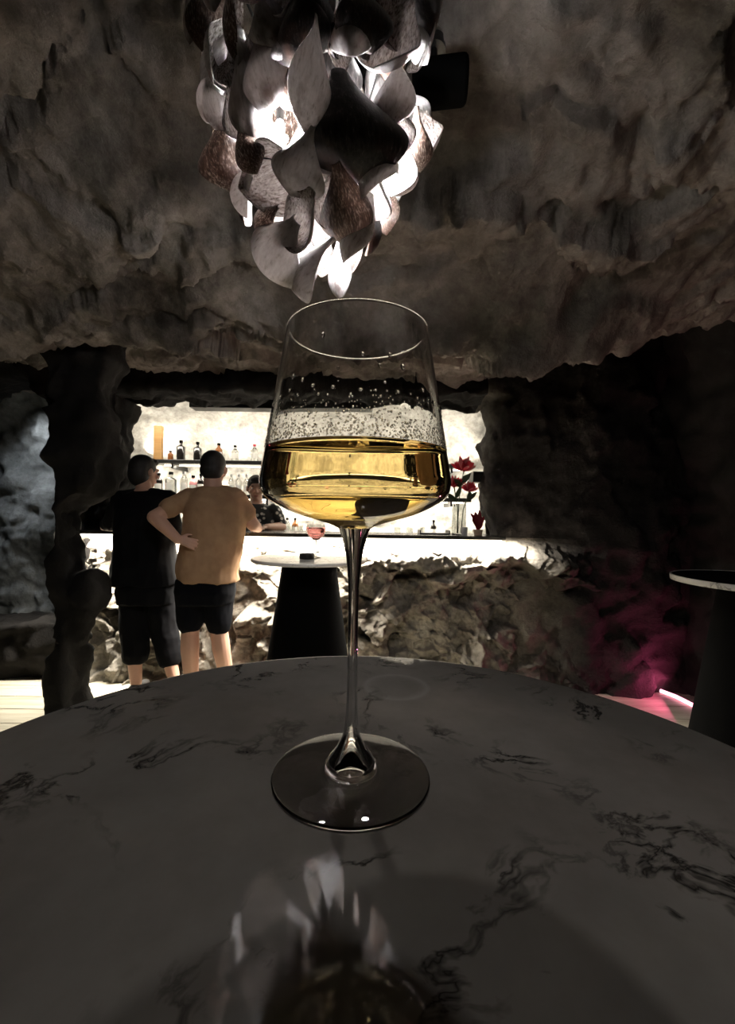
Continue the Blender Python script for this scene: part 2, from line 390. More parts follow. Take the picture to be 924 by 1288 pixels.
def remesh(mb, voxel, smooth_it=2, fac=0.5):
    """union of overlapping solids as one skin"""
    o = bpy.data.objects.new('tmp', mb.mesh()); COL.objects.link(o)
    mod = o.modifiers.new('r', 'REMESH'); mod.mode = 'VOXEL'; mod.voxel_size = voxel
    if smooth_it:
        sm = o.modifiers.new('s', 'SMOOTH'); sm.iterations = smooth_it; sm.factor = fac
    dg = bpy.context.evaluated_depsgraph_get()
    me = bpy.data.meshes.new_from_object(o.evaluated_get(dg))
    old = o.data; bpy.data.objects.remove(o); bpy.data.meshes.remove(old)
    return me
def getco(me):
    a = np.empty(len(me.vertices) * 3, np.float32); me.vertices.foreach_get('co', a); return a.reshape(-1, 3).astype(np.float64)
def setco(me, co):
    me.vertices.foreach_set('co', co.astype(np.float32).ravel()); me.update()
def displace_rock(me, amp=0.06, scale=1.6, seed=1, fine=0.012, ridge=0.03):
    co = getco(me); no = np.empty(len(me.vertices) * 3, np.float32); me.vertices.foreach_get('normal', no); no = no.reshape(-1, 3)
    wc = co + 0.05 * np.stack([fbm(co * 4, 3, seed + 40), fbm(co * 4, 3, seed + 41), fbm(co * 4, 3, seed + 42)], 1)
    d = 0.05 * facet(wc * 3.2, seed + 30) + amp * fbm(co * scale, 4, seed) + ridge * (ridged(co * np.array([2.6, 2.6, 3.4]), 3, seed + 5) - 0.5) + fine * fbm(co * 13, 3, seed + 9)
    setco(me, co + no * d[:, None])
def bevel_mod(o, wdt=0.004, seg=2):
    md = o.modifiers.new('bevel', 'BEVEL'); md.width = wdt; md.segments = seg; md.limit_method = 'ANGLE'; return o
def autosmooth(me, ang=40):
    me.polygons.foreach_set('use_smooth', [True] * len(me.polygons))
    bm = bmesh.new(); bm.from_mesh(me)
    for e in bm.edges: e.smooth = e.calc_face_angle(0.0) < math.radians(ang)
    bm.to_mesh(me); bm.free()
def lathe_obj(name, prof, mat, parent=None, c=(0, 0, 0), seg=32):
    me = MB().lathe(prof, c, seg).mesh(name); autosmooth(me); return link(name, me, mat, parent, smooth=False)

# ------------------------------------------------------------------ floor
fl = MB().box((-0.3, 1.6, -0.06), (7.4, 7.2, 0.10)).build('floor', 'black_matte'); tag(fl, 'pale wooden plank floor of the cave bar', kind='structure')
random.seed(4)
pw, th = 0.19, 0.012
plank_me = {}
for L_ in (1.2, 1.6, 2.0):
    me = MB().box((0, 0, 0), (L_ - 0.004, pw - 0.005, th), bev=0.0025).mesh('plank'); me.materials.append(MAT['floor_wood']); plank_me[L_] = me
y = -1.85
while y < 4.85:
    x = -3.9 + random.choice([0, -0.5, -0.9])
    while x < 3.3:
        L_ = random.choice([1.2, 1.6, 2.0])
        if -3.6 < x + L_ / 2 < 3.2:
            o = bpy.data.objects.new('plank', plank_me[L_]); COL.objects.link(o); o.parent = fl
            o.location = (x + L_ / 2, y, -0.006)
        x += L_
    y += pw

# ------------------------------------------------------------------ ceiling
nx, ny = 520, 460
X, Yg = np.meshgrid(np.linspace(-3.7, 3.3, nx), np.linspace(-1.9, 3.95, ny))
P2 = np.stack([X.ravel(), Yg.ravel(), np.zeros(X.size)], 1)
x, yv = P2[:, 0], P2[:, 1]
brow = 2.42 + 0.12 * fbm(P2 * np.array([1.1, 0, 0]) + 3, 3, 2)
prof = np.interp(yv, [-1.9, 0.6, 1.1, 1.6, 2.0, 2.3], [2.62, 2.80, 2.76, 2.58, 2.42, 2.28])
back = np.interp(yv, [2.3, 2.6, 3.0, 3.95], [2.20, 2.34, 2.44, 2.46])
t = sstep(brow - 0.10, brow + 0.02, yv)
z = prof * (1 - t) + back * t
drop = np.exp(-((yv - brow + 0.03) / 0.10) ** 2)
z -= 0.055 * drop * (1 + 0.8 * fbm(P2 * np.array([1.7, 0, 0]) + 9, 3, 5))
z += 0.22 * sstep(0.7, 2.2, x) * sstep(1.5, 2.4, yv)            # the brow rises towards the right
warp = P2 + 0.10 * np.stack([fbm(P2 * 2.6, 4, 31), fbm(P2 * 2.6, 4, 32), 0 * x], 1)
z += 0.10 * fbm(P2 * np.array([0.8, 1.1, 1]), 3, 11)
z += 0.125 * facet(warp * np.array([1.0, 1.9, 1]) + 4, 21) + 0.065 * facet(warp * np.array([2.3, 4.2, 1]) + 9, 22)
ck = np.abs(fbm(warp * np.array([0.7, 1.5, 1]) + 7, 4, 41))
z += 0.09 * (1 - sstep(0.0, 0.035, ck)) * sstep(-0.4, 0.2, fbm(P2 * 1.1 + 2, 2, 43))
z += 0.022 * ridged(warp * 4.0, 3, 51) + 0.016 * fbm(P2 * 13, 4, 61) + 0.006 * fbm(P2 * 34, 2, 63)
co = np.stack([x, yv, z], 1)
idx = np.arange(nx * ny).reshape(ny, nx)
faces = np.stack([idx[:-1, :-1], idx[1:, :-1], idx[1:, 1:], idx[:-1, 1:]], -1).reshape(-1, 4)
ce = link('ceiling', mesh(co, faces.tolist(), 'ceiling'), 'rock_ceiling'); tag(ce, 'rough grey brown cave ceiling of hewn rock', kind='structure')
def ceil_z(px, py):
    k = np.argmin((co[:, 0] - px) ** 2 + (co[:, 1] - py) ** 2); return float(co[k, 2])

# ------------------------------------------------------------------ back wall with the bar opening and the alcove opening
mb = MB()
mb.prism([(-3.8, 2.30), (-2.4, 2.40), (-2.0, 2.29), (-1.2, 2.28), (-0.4, 2.30), (0.4, 2.28), (1.05, 2.28), (3.3, 2.28), (3.3, 3.0), (-3.8, 3.0)], 3.42, 3.86)
mb.prism([(-2.26, -0.05), (-2.07, -0.05), (-2.05, 1.2), (-2.07, 2.35), (-2.28, 2.4)], 3.44, 3.86)                  # jamb
PK = 0.948                                                        # pillar
mb.prism([(x_ * PK, z_) for x_, z_ in ((-2.02, -0.05), (-1.86, -0.05), (-1.87, 0.5), (-1.90, 0.9), (-1.93, 1.32), (-1.70, 1.46), (-1.66, 2.0), (-1.60, 2.6), (-2.2, 2.6), (-2.05, 2.27), (-1.98, 1.87), (-1.97, 1.0))], 2.56, 2.82)
mb.ell((-1.80 * PK, 2.69, 0.82), (0.075, 0.10, 0.105)); mb.ell((-1.87 * PK, 2.69, 0.66), (0.085, 0.10, 0.19))
mb.prism([(-3.8, -0.05), (-2.3, -0.05), (-2.3, 0.46), (-2.7, 0.40), (-3.8, 0.36)], 3.30, 3.86)                    # sill of the alcove
mb.prism([(-3.8, -0.05), (-3.5, -0.05), (-3.45, 2.5), (-3.8, 2.6)], 3.30, 3.86)
mb.prism([(-2.40, 2.1), (-2.18, 1.7), (-2.1, 2.6), (-3.2, 2.6), (-2.75, 2.40)], 3.2, 3.86)                       # shoulder of the arch
mb.plan([(1.06, 3.90), (1.06, 3.52), (1.22, 3.42), (1.45, 3.34), (1.7, 3.2), (2.0, 3.17), (2.4, 3.25), (2.75, 3.2), (2.75, 3.90)], -0.05, 2.9)
me = remesh(mb, 0.024, 5, 0.6); displace_rock(me, 0.05, 1.9, 3, 0.012, 0.03)
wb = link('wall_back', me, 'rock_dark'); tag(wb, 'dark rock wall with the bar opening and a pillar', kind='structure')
me.materials.append(MAT['rock_right_shaded']); me.materials.append(MAT['rock_bar'])
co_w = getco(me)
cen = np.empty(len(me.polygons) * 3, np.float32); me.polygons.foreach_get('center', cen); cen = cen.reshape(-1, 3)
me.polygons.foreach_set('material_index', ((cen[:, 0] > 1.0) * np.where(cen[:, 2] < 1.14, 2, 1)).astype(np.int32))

def sheet(name, fn, us, vs, mat, label, mats=None):
    U, V = np.meshgrid(us, vs); p = fn(U.ravel(), V.ravel())
    n, m_ = len(us), len(vs); ix = np.arange(n * m_).reshape(m_, n)
    fs = np.stack([ix[:-1, :-1], ix[:-1, 1:], ix[1:, 1:], ix[1:, :-1]], -1).reshape(-1, 4)
    o = link(name, mesh(p, fs.tolist(), name), mat); tag(o, label, kind='structure'); return o
def rough3(p, seed, a=0.07, r=0.04, f=0.012):
    return a * fbm(p * 1.7, 4, seed) + r * (ridged(p * 2.8, 3, seed + 3) - .4) + f * fbm(p * 12, 3, seed + 8)
def f_right(u, v):
    p = np.stack([np.full_like(u, 2.46), u, v], 1); p[:, 0] += rough3(p, 13); p[:, 0] -= 0.35 * sstep(1.6, 2.9, v) ; return p
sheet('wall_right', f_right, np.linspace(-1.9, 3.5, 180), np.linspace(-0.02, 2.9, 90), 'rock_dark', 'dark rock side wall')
def f_left(u, v):
    p = np.stack([np.full_like(u, -3.5), u, v], 1); p[:, 0] += rough3(p, 23); return p
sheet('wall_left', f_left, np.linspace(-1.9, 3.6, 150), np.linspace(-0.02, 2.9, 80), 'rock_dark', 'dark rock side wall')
def f_front(u, v):
    p = np.stack([u, np.full_like(u, -1.8), v], 1); p[:, 1] += rough3(p, 33); return p
sheet('wall_front', f_front, np.linspace(-3.7, 3.3, 120), np.linspace(-0.02, 2.9, 60), 'rock_dark', 'dark rock wall')
# alcove behind the left opening
def f_alc(u, v):
    p = np.stack([u, 4.45 - 0.5 * sstep(-2.9, -2.3, u) + 0 * v - 0.35 * sstep(1.9, 2.8, v), v], 1)
    p[:, 1] += rough3(p, 43, 0.10, 0.06, 0.02); return p
sheet('wall_alcove', f_alc, np.linspace(-4.6, -2.2, 110), np.linspace(-0.02, 2.8, 120), 'rock_alcove', 'grey rock at the back of the arched alcove')
# bar room: back wall bending over into a low vault
def f_bar(u, v):
    s = np.clip((v - 2.05) / 0.9, 0, 1)
    yy = 4.95 - 1.25 * s ** 1.5 - 1.1 * np.clip(np.abs(u + 0.55) / 2.17, 0, 1) ** 8
    zz = np.minimum(v, 2.05 + 0.52 * np.sin(s * math.pi / 2))
    p = np.stack([u, yy, zz], 1); d = rough3(p, 53, 0.08, 0.07, 0.015)
    p[:, 1] += d * (1 - s); p[:, 2] += d * s * 0.8; return p
sheet('wall_bar', f_bar, np.linspace(-2.72, 1.62, 240), np.linspace(-0.02, 2.95, 170), 'rock_back', 'bright pale rock behind the back bar')

# ------------------------------------------------------------------ bar counter
bar = empty('bar_counter', (-0.4, 3.45, 0), 'rough pale rock bar counter with a thin dark top, lit under its lip', 'bar counter')
us = np.linspace(-2.26, 1.75, 520); vs = np.linspace(0, 1.12, 165)
U, V = np.meshgrid(us, vs); u, v = U.ravel(), V.ravel()
p = np.stack([u, 0 * u, v], 1)
yb = np.full_like(u, 3.44)
k_r = sstep(-0.25, 0.15, u)                                   # right half is hollowed below the lit shelf of rock
edge = 0.86 + 0.13 * fbm(np.stack([u * 3.2, 0 * u, 0 * u], 1), 3, 81) - 0.20 * np.exp(-((u - 0.18) / 0.14) ** 2) - 0.12 * np.exp(-((u - 1.35) / 0.12) ** 2)
yb -= k_r * (0.13 * sstep(1.14, 0.95, v)) * (1 - sstep(edge, edge - 0.06, v))
yb += k_r * 0.03 * sstep(edge, edge - 0.05, v)
yb -= k_r * 0.13 * sstep(0.34, 0.05, v)
yb -= (1 - k_r) * (0.04 + 0.10 * sstep(1.05, 0.1, v))
yb -= 0.14 * sstep(1.1, 1.75, u)
wr = p + 0.06 * np.stack([fbm(p * 3, 2, 82), 0 * u, fbm(p * 3, 2, 83)], 1)
yb += (0.13 * facet(wr * 3.8 + 3, 88) + 0.06 * facet(wr * 9 + 5, 89)) * sstep(1.13, 1.0, v)
yb += 0.055 * fbm(wr * 3.0, 4, 84) * sstep(1.13, 1.0, v) + 0.02 * (ridged(wr * 4.2, 3, 85) - 0.4) * sstep(1.13, 1.0, v) + 0.014 * fbm(p * 22, 3, 86)
co_b = np.stack([u + 0.4, yb - 3.45, v], 1)
n, m_ = len(us), len(vs); ix = np.arange(n * m_).reshape(m_, n)
fs = np.stack([ix[:-1, :-1], ix[:-1, 1:], ix[1:, 1:], ix[1:, :-1]], -1).reshape(-1, 4).tolist()
vb = [tuple(q) for q in co_b]; nb = len(vb)
top_r = ix[-1]; 
for i in top_r: vb.append((vb[i][0], 0.33, 1.12))
for k in range(n - 1): fs.append((int(top_r[k]), int(top_r[k + 1]), nb + k + 1, nb + k))
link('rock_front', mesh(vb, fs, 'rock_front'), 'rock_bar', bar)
o = MB().box((0.0, 0.0, 1.138), (3.36, 0.50, 0.028), bev=0.004).build('countertop', 'dark_slab', bar)
o.location = (-0.17, 0.10, 0)
MB().box((-0.17, -0.135, 1.117), (3.3, 0.014, 0.01)).build('led_strip', 'led_warm', bar)

# ------------------------------------------------------------------ near table
ZT = ZC - 0.153
TC = (0.003, 0.20)
nt_ = empty('bar_table', (TC[0], TC[1], 0), 'tall round table with a veined grey polished stone top under the wine glass', 'table')
def rounded_disc(R, z0, z1, r=0.006):
    pr = [(0, z0), (R - r, z0)]
    for a in (-60, -30, 0): pr.append((R - r + r * math.cos(math.radians(a)), z0 + r + r * math.sin(math.radians(a))))
    for a in (0, 30, 60, 90): pr.append((R - r + r * math.cos(math.radians(a)), z1 - r + r * math.sin(math.radians(a))))
    pr.append((R - r - 0.0008, z1)); pr.append((R - r - 0.003, z1)); pr.append((0, z1)); return pr
lathe_obj('tabletop', rounded_disc(0.27, -0.025, 0.0, 0.004), 'table_stone', nt_, (0, 0, 0), 160).location = (0, 0, ZT)
lathe_obj('pedestal', [(0, 0.015), (0.14, 0.015), (0.065, ZT - 0.04), (0, ZT - 0.04)], 'black_metal', nt_, seg=64)
lathe_obj('top_plate', rounded_disc(0.12, ZT - 0.04, ZT - 0.025, 0.003), 'black_metal', nt_, seg=48)
lathe_obj('base_plate', rounded_disc(0.2, 0.0, 0.015, 0.004), 'black_metal', nt_, seg=64)

# ------------------------------------------------------------------ far tables
def side_table(loc, label, dark=False):
    t = empty('pedestal_table', loc, label, 'table')
    if dark:
        lathe_obj('tabletop', rounded_disc(0.344, 1.012, 1.034, 0.003), 'black_matte', t, seg=96)
        lathe_obj('edge_band', [(0.343, 1.010), (0.350, 1.010), (0.352, 1.014), (0.352, 1.033), (0.350, 1.036), (0.343, 1.036), (0.343, 1.010)], 'pale_stone', t, seg=96)
    else:
        lathe_obj('tabletop', rounded_disc(0.35, 1.015, 1.035, 0.006), 'pale_stone', t, seg=96)
    lathe_obj('pedestal', [(0, 0.0), (0.306, 0.0), (0.163, 1.0), (0, 1.0)], 'black_matte', t, seg=72)
    lathe_obj('top_plate', rounded_disc(0.2, 1.0, 1.012, 0.003), 'black_metal', t, seg=48)
    return t
t1 = at(389, 702, 2.63); side_table((t1.x, 2.63, 0), 'white topped round table on a black cone in front of the bar')
side_table((1.84, 1.96, 0), 'round black table with a white edge beside the pink light strip', True)

# ------------------------------------------------------------------ wine glass
K = 1.1; GX, GY = -0.0042, 0.253
wg = empty('wine_glass', (GX, GY, ZT), 'large stemmed crystal wine glass misted with droplets, half full of white wine', 'wine glass')
def cat(pts, n=6):
    """Catmull-Rom through (r,z) points"""
    out = []; q = [pts[0]] + list(pts) + [pts[-1]]
    for i in range(1, len(q) - 2):
        for k in range(n):
            t = k / n; a, b_, c, d = q[i - 1], q[i], q[i + 1], q[i + 2]
            out.append(tuple(0.5 * (2 * b_[j] + (c[j] - a[j]) * t + (2 * a[j] - 5 * b_[j] + 4 * c[j] - d[j]) * t * t + (3 * b_[j] - a[j] - 3 * c[j] + d[j]) * t ** 3) for j in (0, 1)))
    out.append(pts[-1]); return out
H0 = 0.139
def gl(pts): return [(r * K, (zc + H0) * K) for r, zc in pts]
stem_o = gl([(0.0128, -0.1330), (0.0122, -0.1300), (0.0085, -0.1250), (0.0048, -0.1180), (0.0034, -0.110), (0.0029, -0.095), (0.0027, -0.075), (0.0027, -0.053), (0.0031, -0.036), (0.0044, -0.022), (0.0066, -0.0125), (0.0085, -0.0070)])
bowl_o = gl([(0.0085, -0.0070), (0.0125, -0.0052), (0.019, -0.0032), (0.0325, 0.0008), (0.0440, 0.0065), (0.0488, 0.0110), (0.0502, 0.0165), (0.0496, 0.0230), (0.0474, 0.0360), (0.0437, 0.0590), (0.0398, 0.0830), (0.0375, 0.0972)])
bo = cat(bowl_o, 7)
bowl_i = [(0.0375 - .0010, 0.0972), (0.0398 - .0010, 0.0830), (0.0437 - .0010, 0.0590), (0.0474 - .0011, 0.0360), (0.0496 - .0012, 0.0230), (0.0500 - .0013, 0.0170), (0.0478 - .0013, 0.0118), (0.0428 - .001, 0.0082), (0.0315, 0.0030), (0.019, -0.0008), (0.010, -0.0022), (0.0, -0.0026)]
bi = cat(gl(bowl_i), 7); bi[-1] = (0.0, bi[-1][1])
rim = [(0.0375 * K - 0.0002, (0.0972 + H0) * K + 0.0005), (0.0375 * K - 0.0009, (0.0972 + H0) * K + 0.0005)]
SEG = 128
def raw(name, prof, mat, parent):
    me = MB().lathe(prof, seg=SEG).mesh(name); return link(name, me, mat, parent, True)
raw('bowl', bo + rim + bi, 'crystal', wg)
raw('stem', cat(stem_o, 6), 'crystal', wg)
foot_t = [(0.0128, -0.1330), (0.0150, -0.1345), (0.022, -0.1352), (0.032, -0.1361), (0.0405, -0.1372), (0.0416, -0.1378), (0.0418, -0.1383), (0.0414, -0.1388), (0.0405, -0.13895), (0.032, -0.1386), (0.018, -0.1383), (0.0, -0.1382)]
fp = cat(gl(foot_t), 5); fp[-1] = (0, fp[-1][1])
raw('foot', list(reversed(fp)), 'crystal', wg)
# condensation: fine mist above the wine, larger beads higher up
rng = random.Random(7)
def rad_at(zz):
    for (r0, z0), (r1, z1) in zip(bo[:-1], bo[1:]):
        if z0 <= zz <= z1: return r0 + (r1 - r0) * (zz - z0) / max(z1 - z0, 1e-9)
    return bo[-1][0]
ZWINE = (0.0335 + H0) * K
drops = MB(); beads = MB()
dv, df = None, None
bm = bmesh.new(); bmesh.ops.create_icosphere(bm, subdivisions=2, radius=1); bm.verts.index_update()
dv = [v_.co.copy() for v_ in bm.verts]; df = [tuple(q.index for q in f_.verts) for f_ in bm.faces]; bm.free()
def drop(mbx, a, zz, rr, squash=0.5, tall=1.0):
    R = rad_at(zz); c = Vector((R * math.cos(a), R * math.sin(a), zz)); nrm = Vector((math.cos(a), math.sin(a), 0.12)).normalized()
    tg = Vector((-math.sin(a), math.cos(a), 0)); up = nrm.cross(tg)
    mbx.addm([c + nrm * (q.x * rr * squash) + tg * (q.y * rr) + up * (q.z * rr * tall) for q in dv], df)
for i in range(2600):
    h = abs(rng.gauss(0, 0.0085)); 
    if h > 0.03: continue
    drop(drops, rng.uniform(0, 2 * math.pi), ZWINE + 0.0008 + h, rng.uniform(0.0002, 0.00058) * (1.25 if rng.random() < 0.12 else 1))
for i in range(150):
    drop(drops, rng.uniform(0, 2 * math.pi), ZWINE + rng.uniform(0.010, 0.024), rng.uniform(0.0004, 0.0009), 0.5, 1.1)
for k in range(13):                                            # a row of heavier beads
    drop(beads, -math.pi / 2 + (k - 6) * 0.24 + rng.uniform(-.06, .06), ZWINE + 0.0245 + rng.uniform(-.002, .003), rng.uniform(0.0010, 0.0018), 0.55, rng.uniform(0.8, 1.1))
for a, dz, rr in ((-1.95, 0.052, 0.0011), (-1.5, 0.041, 0.0009), (-1.2, 0.042, 0.001), (-1.75, 0.034, 0.0007), (-2.3, 0.033, 0.0012), (-2.15, 0.030, 0.001), (-1.05, 0.037, 0.0013), (-1.32, 0.036, 0.0008)):
    drop(beads, a, ZWINE + dz, rr, 0.5, 1.5)
tag(link('condensation', drops.mesh(), 'water_drop', wg), kind='stuff')
tag(link('water_bead', beads.mesh(), 'water_drop', wg), kind='stuff')
# the wine itself
wi = [(r + 0.00015, z) for r, z in reversed(bi) if z < ZWINE]
wi[0] = (0.0, wi[0][1] - 0.00015)
rw = np.interp(ZWINE, [z for r, z in reversed(bi)], [r for r, z in reversed(bi)])
wi += [(rw + 0.00015, ZWINE + 0.0003), (rw - 0.0012, ZWINE), (rw * 0.5, ZWINE - 0.0001), (0, ZWINE - 0.0001)]
wo = raw('white_wine', wi, 'wine_gold', None); wo.location = (GX, GY, ZT)
tag(wo, 'golden white wine filling the lower bowl of the large glass', 'wine')

# ------------------------------------------------------------------ chandelier of dried pods
CX, CY = -0.115, 1.06
ch = empty('chandelier', (CX, CY, 0), 'hanging chandelier of pale curled seed pods lit from inside', 'chandelier')
def pod_mesh(bulb=0.62, neck=0.16, cup=0.55, curl=0.5, twist=0.5, seed=0, outer='pod_pale', inner='pod_inner'):
    """unit pod: neck at z=0, tip at z=-1, width about 1, hollow on -y"""
    r = random.Random(seed); NU, NV = 18, 10; Vv = []; 
    def surf(u, v, off):
        wdt = neck * 0.5 * (1 - u) ** 0.7 + 0.47 * max(0.0, math.sin(math.pi * min(u, 1.0) ** (0.5 / (1 - bulb) + .25))) ** 0.85
        wdt = max(wdt, 0.015); A = 0.35 + cup; th = v * A
        x_ = wdt * math.sin(th) / math.sin(min(A, 1.45)); y_ = -wdt * (1 - math.cos(th)) / math.sin(min(A, 1.45)) + wdt * 0.4 + off
        y_ -= curl * 0.55 * max(0.0, u - 0.5) ** 2 + curl * 0.15 * (1 - u) ** 2
        a = twist * (1 - u) ** 1.4 * 1.9; ca, sa = math.cos(a), math.sin(a)
        x_, y_ = x_ * ca - y_ * sa, x_ * sa + y_ * ca
        x_ += 0.05 * math.sin(2.4 * u + seed)
        return (x_, y_, -u)
    T = 0.013; fs = []; mi = []
    for side in (0, 1):
        for i in range(NU + 1):
            for j in range(NV + 1):
                Vv.append(surf(i / NU, -1 + 2 * j / NV, T if side == 0 else -T))
    N = (NU + 1) * (NV + 1); g = lambda i, j: i * (NV + 1) + j
    for i in range(NU):
        for j in range(NV):
            fs.append((g(i, j), g(i + 1, j), g(i + 1, j + 1), g(i, j + 1))); mi.append(0)
            fs.append((N + g(i, j), N + g(i, j + 1), N + g(i + 1, j + 1), N + g(i + 1, j))); mi.append(1)
    for i in range(NU):
        fs.append((g(i, 0), N + g(i, 0), N + g(i + 1, 0), g(i + 1, 0))); mi.append(0)
        fs.append((g(i, NV), g(i + 1, NV), N + g(i + 1, NV), N + g(i, NV))); mi.append(0)
    for j in range(NV):
        fs.append((g(0, j), g(0, j + 1), N + g(0, j + 1), N + g(0, j))); mi.append(0)
        fs.append((g(NU, j), N + g(NU, j), N + g(NU, j + 1), g(NU, j + 1))); mi.append(0)
    me = mesh(Vv, fs, 'pod')
    bm = bmesh.new(); bm.from_mesh(me); bmesh.ops.recalc_face_normals(bm, faces=bm.faces); bm.to_mesh(me); bm.free()
    me.materials.append(MAT[outer]); me.materials.append(MAT[inner]); me.polygons.foreach_set('material_index', mi)
    me.polygons.foreach_set('use_smooth', [True] * len(me.polygons)); return me
PM = {'p': [pod_mesh(0.64, .15, .60, .9, .35, 1), pod_mesh(0.68, .12, .75, .4, -.5, 2), pod_mesh(0.58, .20, .5, 1.2, .8, 3), pod_mesh(0.66, .17, .8, .7, -.2, 4)],
      'b': [pod_mesh(0.62, .16, .6, .8, .4, 5, 'pod_brown', 'pod_inner'), pod_mesh(0.66, .13, .7, 1.0, -.4, 6, 'pod_brown', 'pod_inner')],
      'd': [pod_mesh(0.62, .18, .6, .8, .4, 7, 'pod_dark', 'pod_pale'), pod_mesh(0.66, .15, .7, 1.0, -.5, 8, 'pod_dark', 'pod_brown')]}
def place_pod(p0, p1, width, nrm, kind='p', var=0, flip=False):
    p0 = Vector(p0); p1 = Vector(p1); zax = (p0 - p1); L = zax.length; zax.normalize()
    nrm = Vector(nrm); nrm = (nrm - zax * nrm.dot(zax)).normalized()
    if flip: nrm = -nrm
    xax = nrm.cross(zax)
    M = Matrix((xax * width, nrm * max(width, L * 0.3), zax * L)).transposed().to_4x4(); M.translation = p0
    o = bpy.data.objects.new('pod', PM[kind][var % len(PM[kind])]); COL.objects.link(o); o.parent = ch
    o.matrix_local = Matrix.Translation((-CX, -CY, 0)) @ M; return o
def rad_ch(py): return float(np.interp(py, [-150, 0, 200, 260, 300, 355], [0.30, 0.30, 0.265, 0.20, 0.14, 0.04]))
def zoom(zx, zy, k=1.0, dd=0.0):
    px, py = 220 + zx * 0.433, zy * 0.433
    q = at(px, py, CY); r = rad_ch(py); dx = q.x - CX
    Y = CY - math.sqrt(max(r * r - dx * dx, 0.0004)) * 0.85 * k + dd
    return at(px, py, Y)
# neck and tip seen on the near side, width in the same units, kind, variant, hollow side out, turn about its length, layer depth
PODS = [((398, 365), (325, 562), 150, 'p', 1, 0, -.3, 1.0), ((455, 470), (205, 560), 150, 'p', 2, 1, -.5, .85), ((415, 545), (330, 710), 150, 'p', 0, 1, .4, 1.05),
 ((325, 625), (250, 800), 175, 'p', 3, 0, -.2, 1.05), ((455, 690), (330, 830), 150, 'p', 1, 0, .2, 1.0), ((470, 480), (515, 725), 130, 'b', 0, 0, .5, 1.0),
 ((440, 500), (455, 670), 90, 'p', 0, 1, .2, .8), ((570, 560), (470, 750), 110, 'p', 2, 0, .9, .9), ((510, 180), (545, 530), 260, 'd', 0, 0, .2, 1.0),
 ((640, 370), (520, 560), 120, 'p', 2, 0, .8, .95), ((690, 410), (635, 580), 140, 'p', 3, 1, .5, .9), ((120, 310), (175, 540), 140, 'b', 1, 0, -.3, 1.0),
 ((185, 360), (235, 495), 75, 'b', 0, 0, .4, 1.0), ((150, 110), (75, 275), 75, 'p', 0, 0, -.6, 1.0), ((105, 215), (135, 380), 70, 'p', 2, 0, .3, 1.0),
 ((180, 95), (225, 410), 105, 'p', 1, 0, -.2, .9), ((170, 215), (215, 420), 95, 'p', 3, 1, .3, .75), ((220, 80), (270, 310), 140, 'p', 3, 0, .2, .9),
 ((435, 70), (375, 365), 130, 'p', 2, 0, -.4, 1.05), ((330, 120), (370, 300), 120, 'b', 1, 0, .3, .8), ((400, 250), (450, 480), 170, 'd', 1, 0, -.3, .8),
 ((670, 25), (585, 225), 150, 'p', 0, 1, .4, .95), ((650, 165), (605, 360), 125, 'p', 1, 0, .3, .95), ((665, 35), (735, 195), 60, 'p', 2, 0, .9, 1.0),
 ((755, -20), (715, 200), 55, 'p', 0, 1, 1.1, .95), ((235, -40), (295, 130), 110, 'p', 1, 0, -.2, .95), ((105, -60), (110, 160), 115, 'b', 0, 0, -.4, .95),
 ((340, -60), (365, 180), 150, 'd', 1, 0, .2, 1.0), ((478, 10), (505, 215), 70, 'p', 2, 1, .8, .9), ((540, -80), (570, 140), 140, 'd', 0, 0, .1, 1.05),
 ((650, -90), (745, 140), 140, 'd', 1, 0, .4, 1.0), ((690, 315), (715, 505), 75, 'b', 1, 0, .7, .9), ((300, 100), (300, 170), 50, 'p', 3, 0, .1, 1.0),
 ((410, 330), (400, 500), 110, 'p', 0, 1, .0, .6), ((250, 330), (300, 470), 90, 'p', 2, 1, .3, .7), ((440, -60), (425, 140), 110, 'd', 0, 0, -.3, .9),
 ((620, 300), (660, 460), 100, 'p', 3, 1, .3, .8), ((285, 590), (240, 700), 80, 'b', 1, 0, -.6, .9), ((210, 490), (170, 590), 100, 'p', 3, 0, -.5, .9),
 ((590, 480), (590, 640), 110, 'p', 1, 1, .6, .85), ((150, 180), (160, 260), 70, 'p', 0, 1, .0, .8)]
for i, (a, b_, wd, kind, var, flip, turn, k) in enumerate(PODS):
    p0 = zoom(*a, k); p1 = zoom(*b_, k); mid = (p0 + p1) / 2
    nrm = Vector((0, -1, 0.05)); ax = (p1 - p0).normalized(); nrm = Quaternion(ax, turn) @ nrm
    place_pod(p0, p1, wd * 0.433 / F * mid.y * 1.22, nrm, kind, var, bool(flip))
rg = random.Random(19)
tiers = [(1.98, 0.11, 6), (2.06, 0.17, 9), (2.16, 0.23, 11), (2.27, 0.265, 12), (2.40, 0.28, 13), (2.53, 0.28, 13)]
for ti, (zz, rr, n) in enumerate(tiers):
    for k in range(n):
        a = 2 * math.pi * (k + 0.5 * (ti % 2)) / n + rg.uniform(-.1, .1)
        if math.sin(a) < 0.12 and zz < 2.5: continue            # the near side is hung above
        r2 = rr + rg.uniform(-.025, .02); top = Vector((CX + 0.9 * r2 * math.cos(a), CY + 0.9 * r2 * math.sin(a), zz + rg.uniform(.05, .09)))
        tip = Vector((CX + r2 * math.cos(a) + rg.uniform(-.03, .03), CY + r2 * math.sin(a), zz - rg.uniform(.05, .10)))
        nr = Quaternion((0, 0, 1), rg.uniform(-.7, .7)) @ Vector((math.cos(a), math.sin(a), 0))
        place_pod(top, tip, rg.uniform(.07, .12), nr, rg.choice('pppbd'), rg.randrange(4), rg.random() < .3)
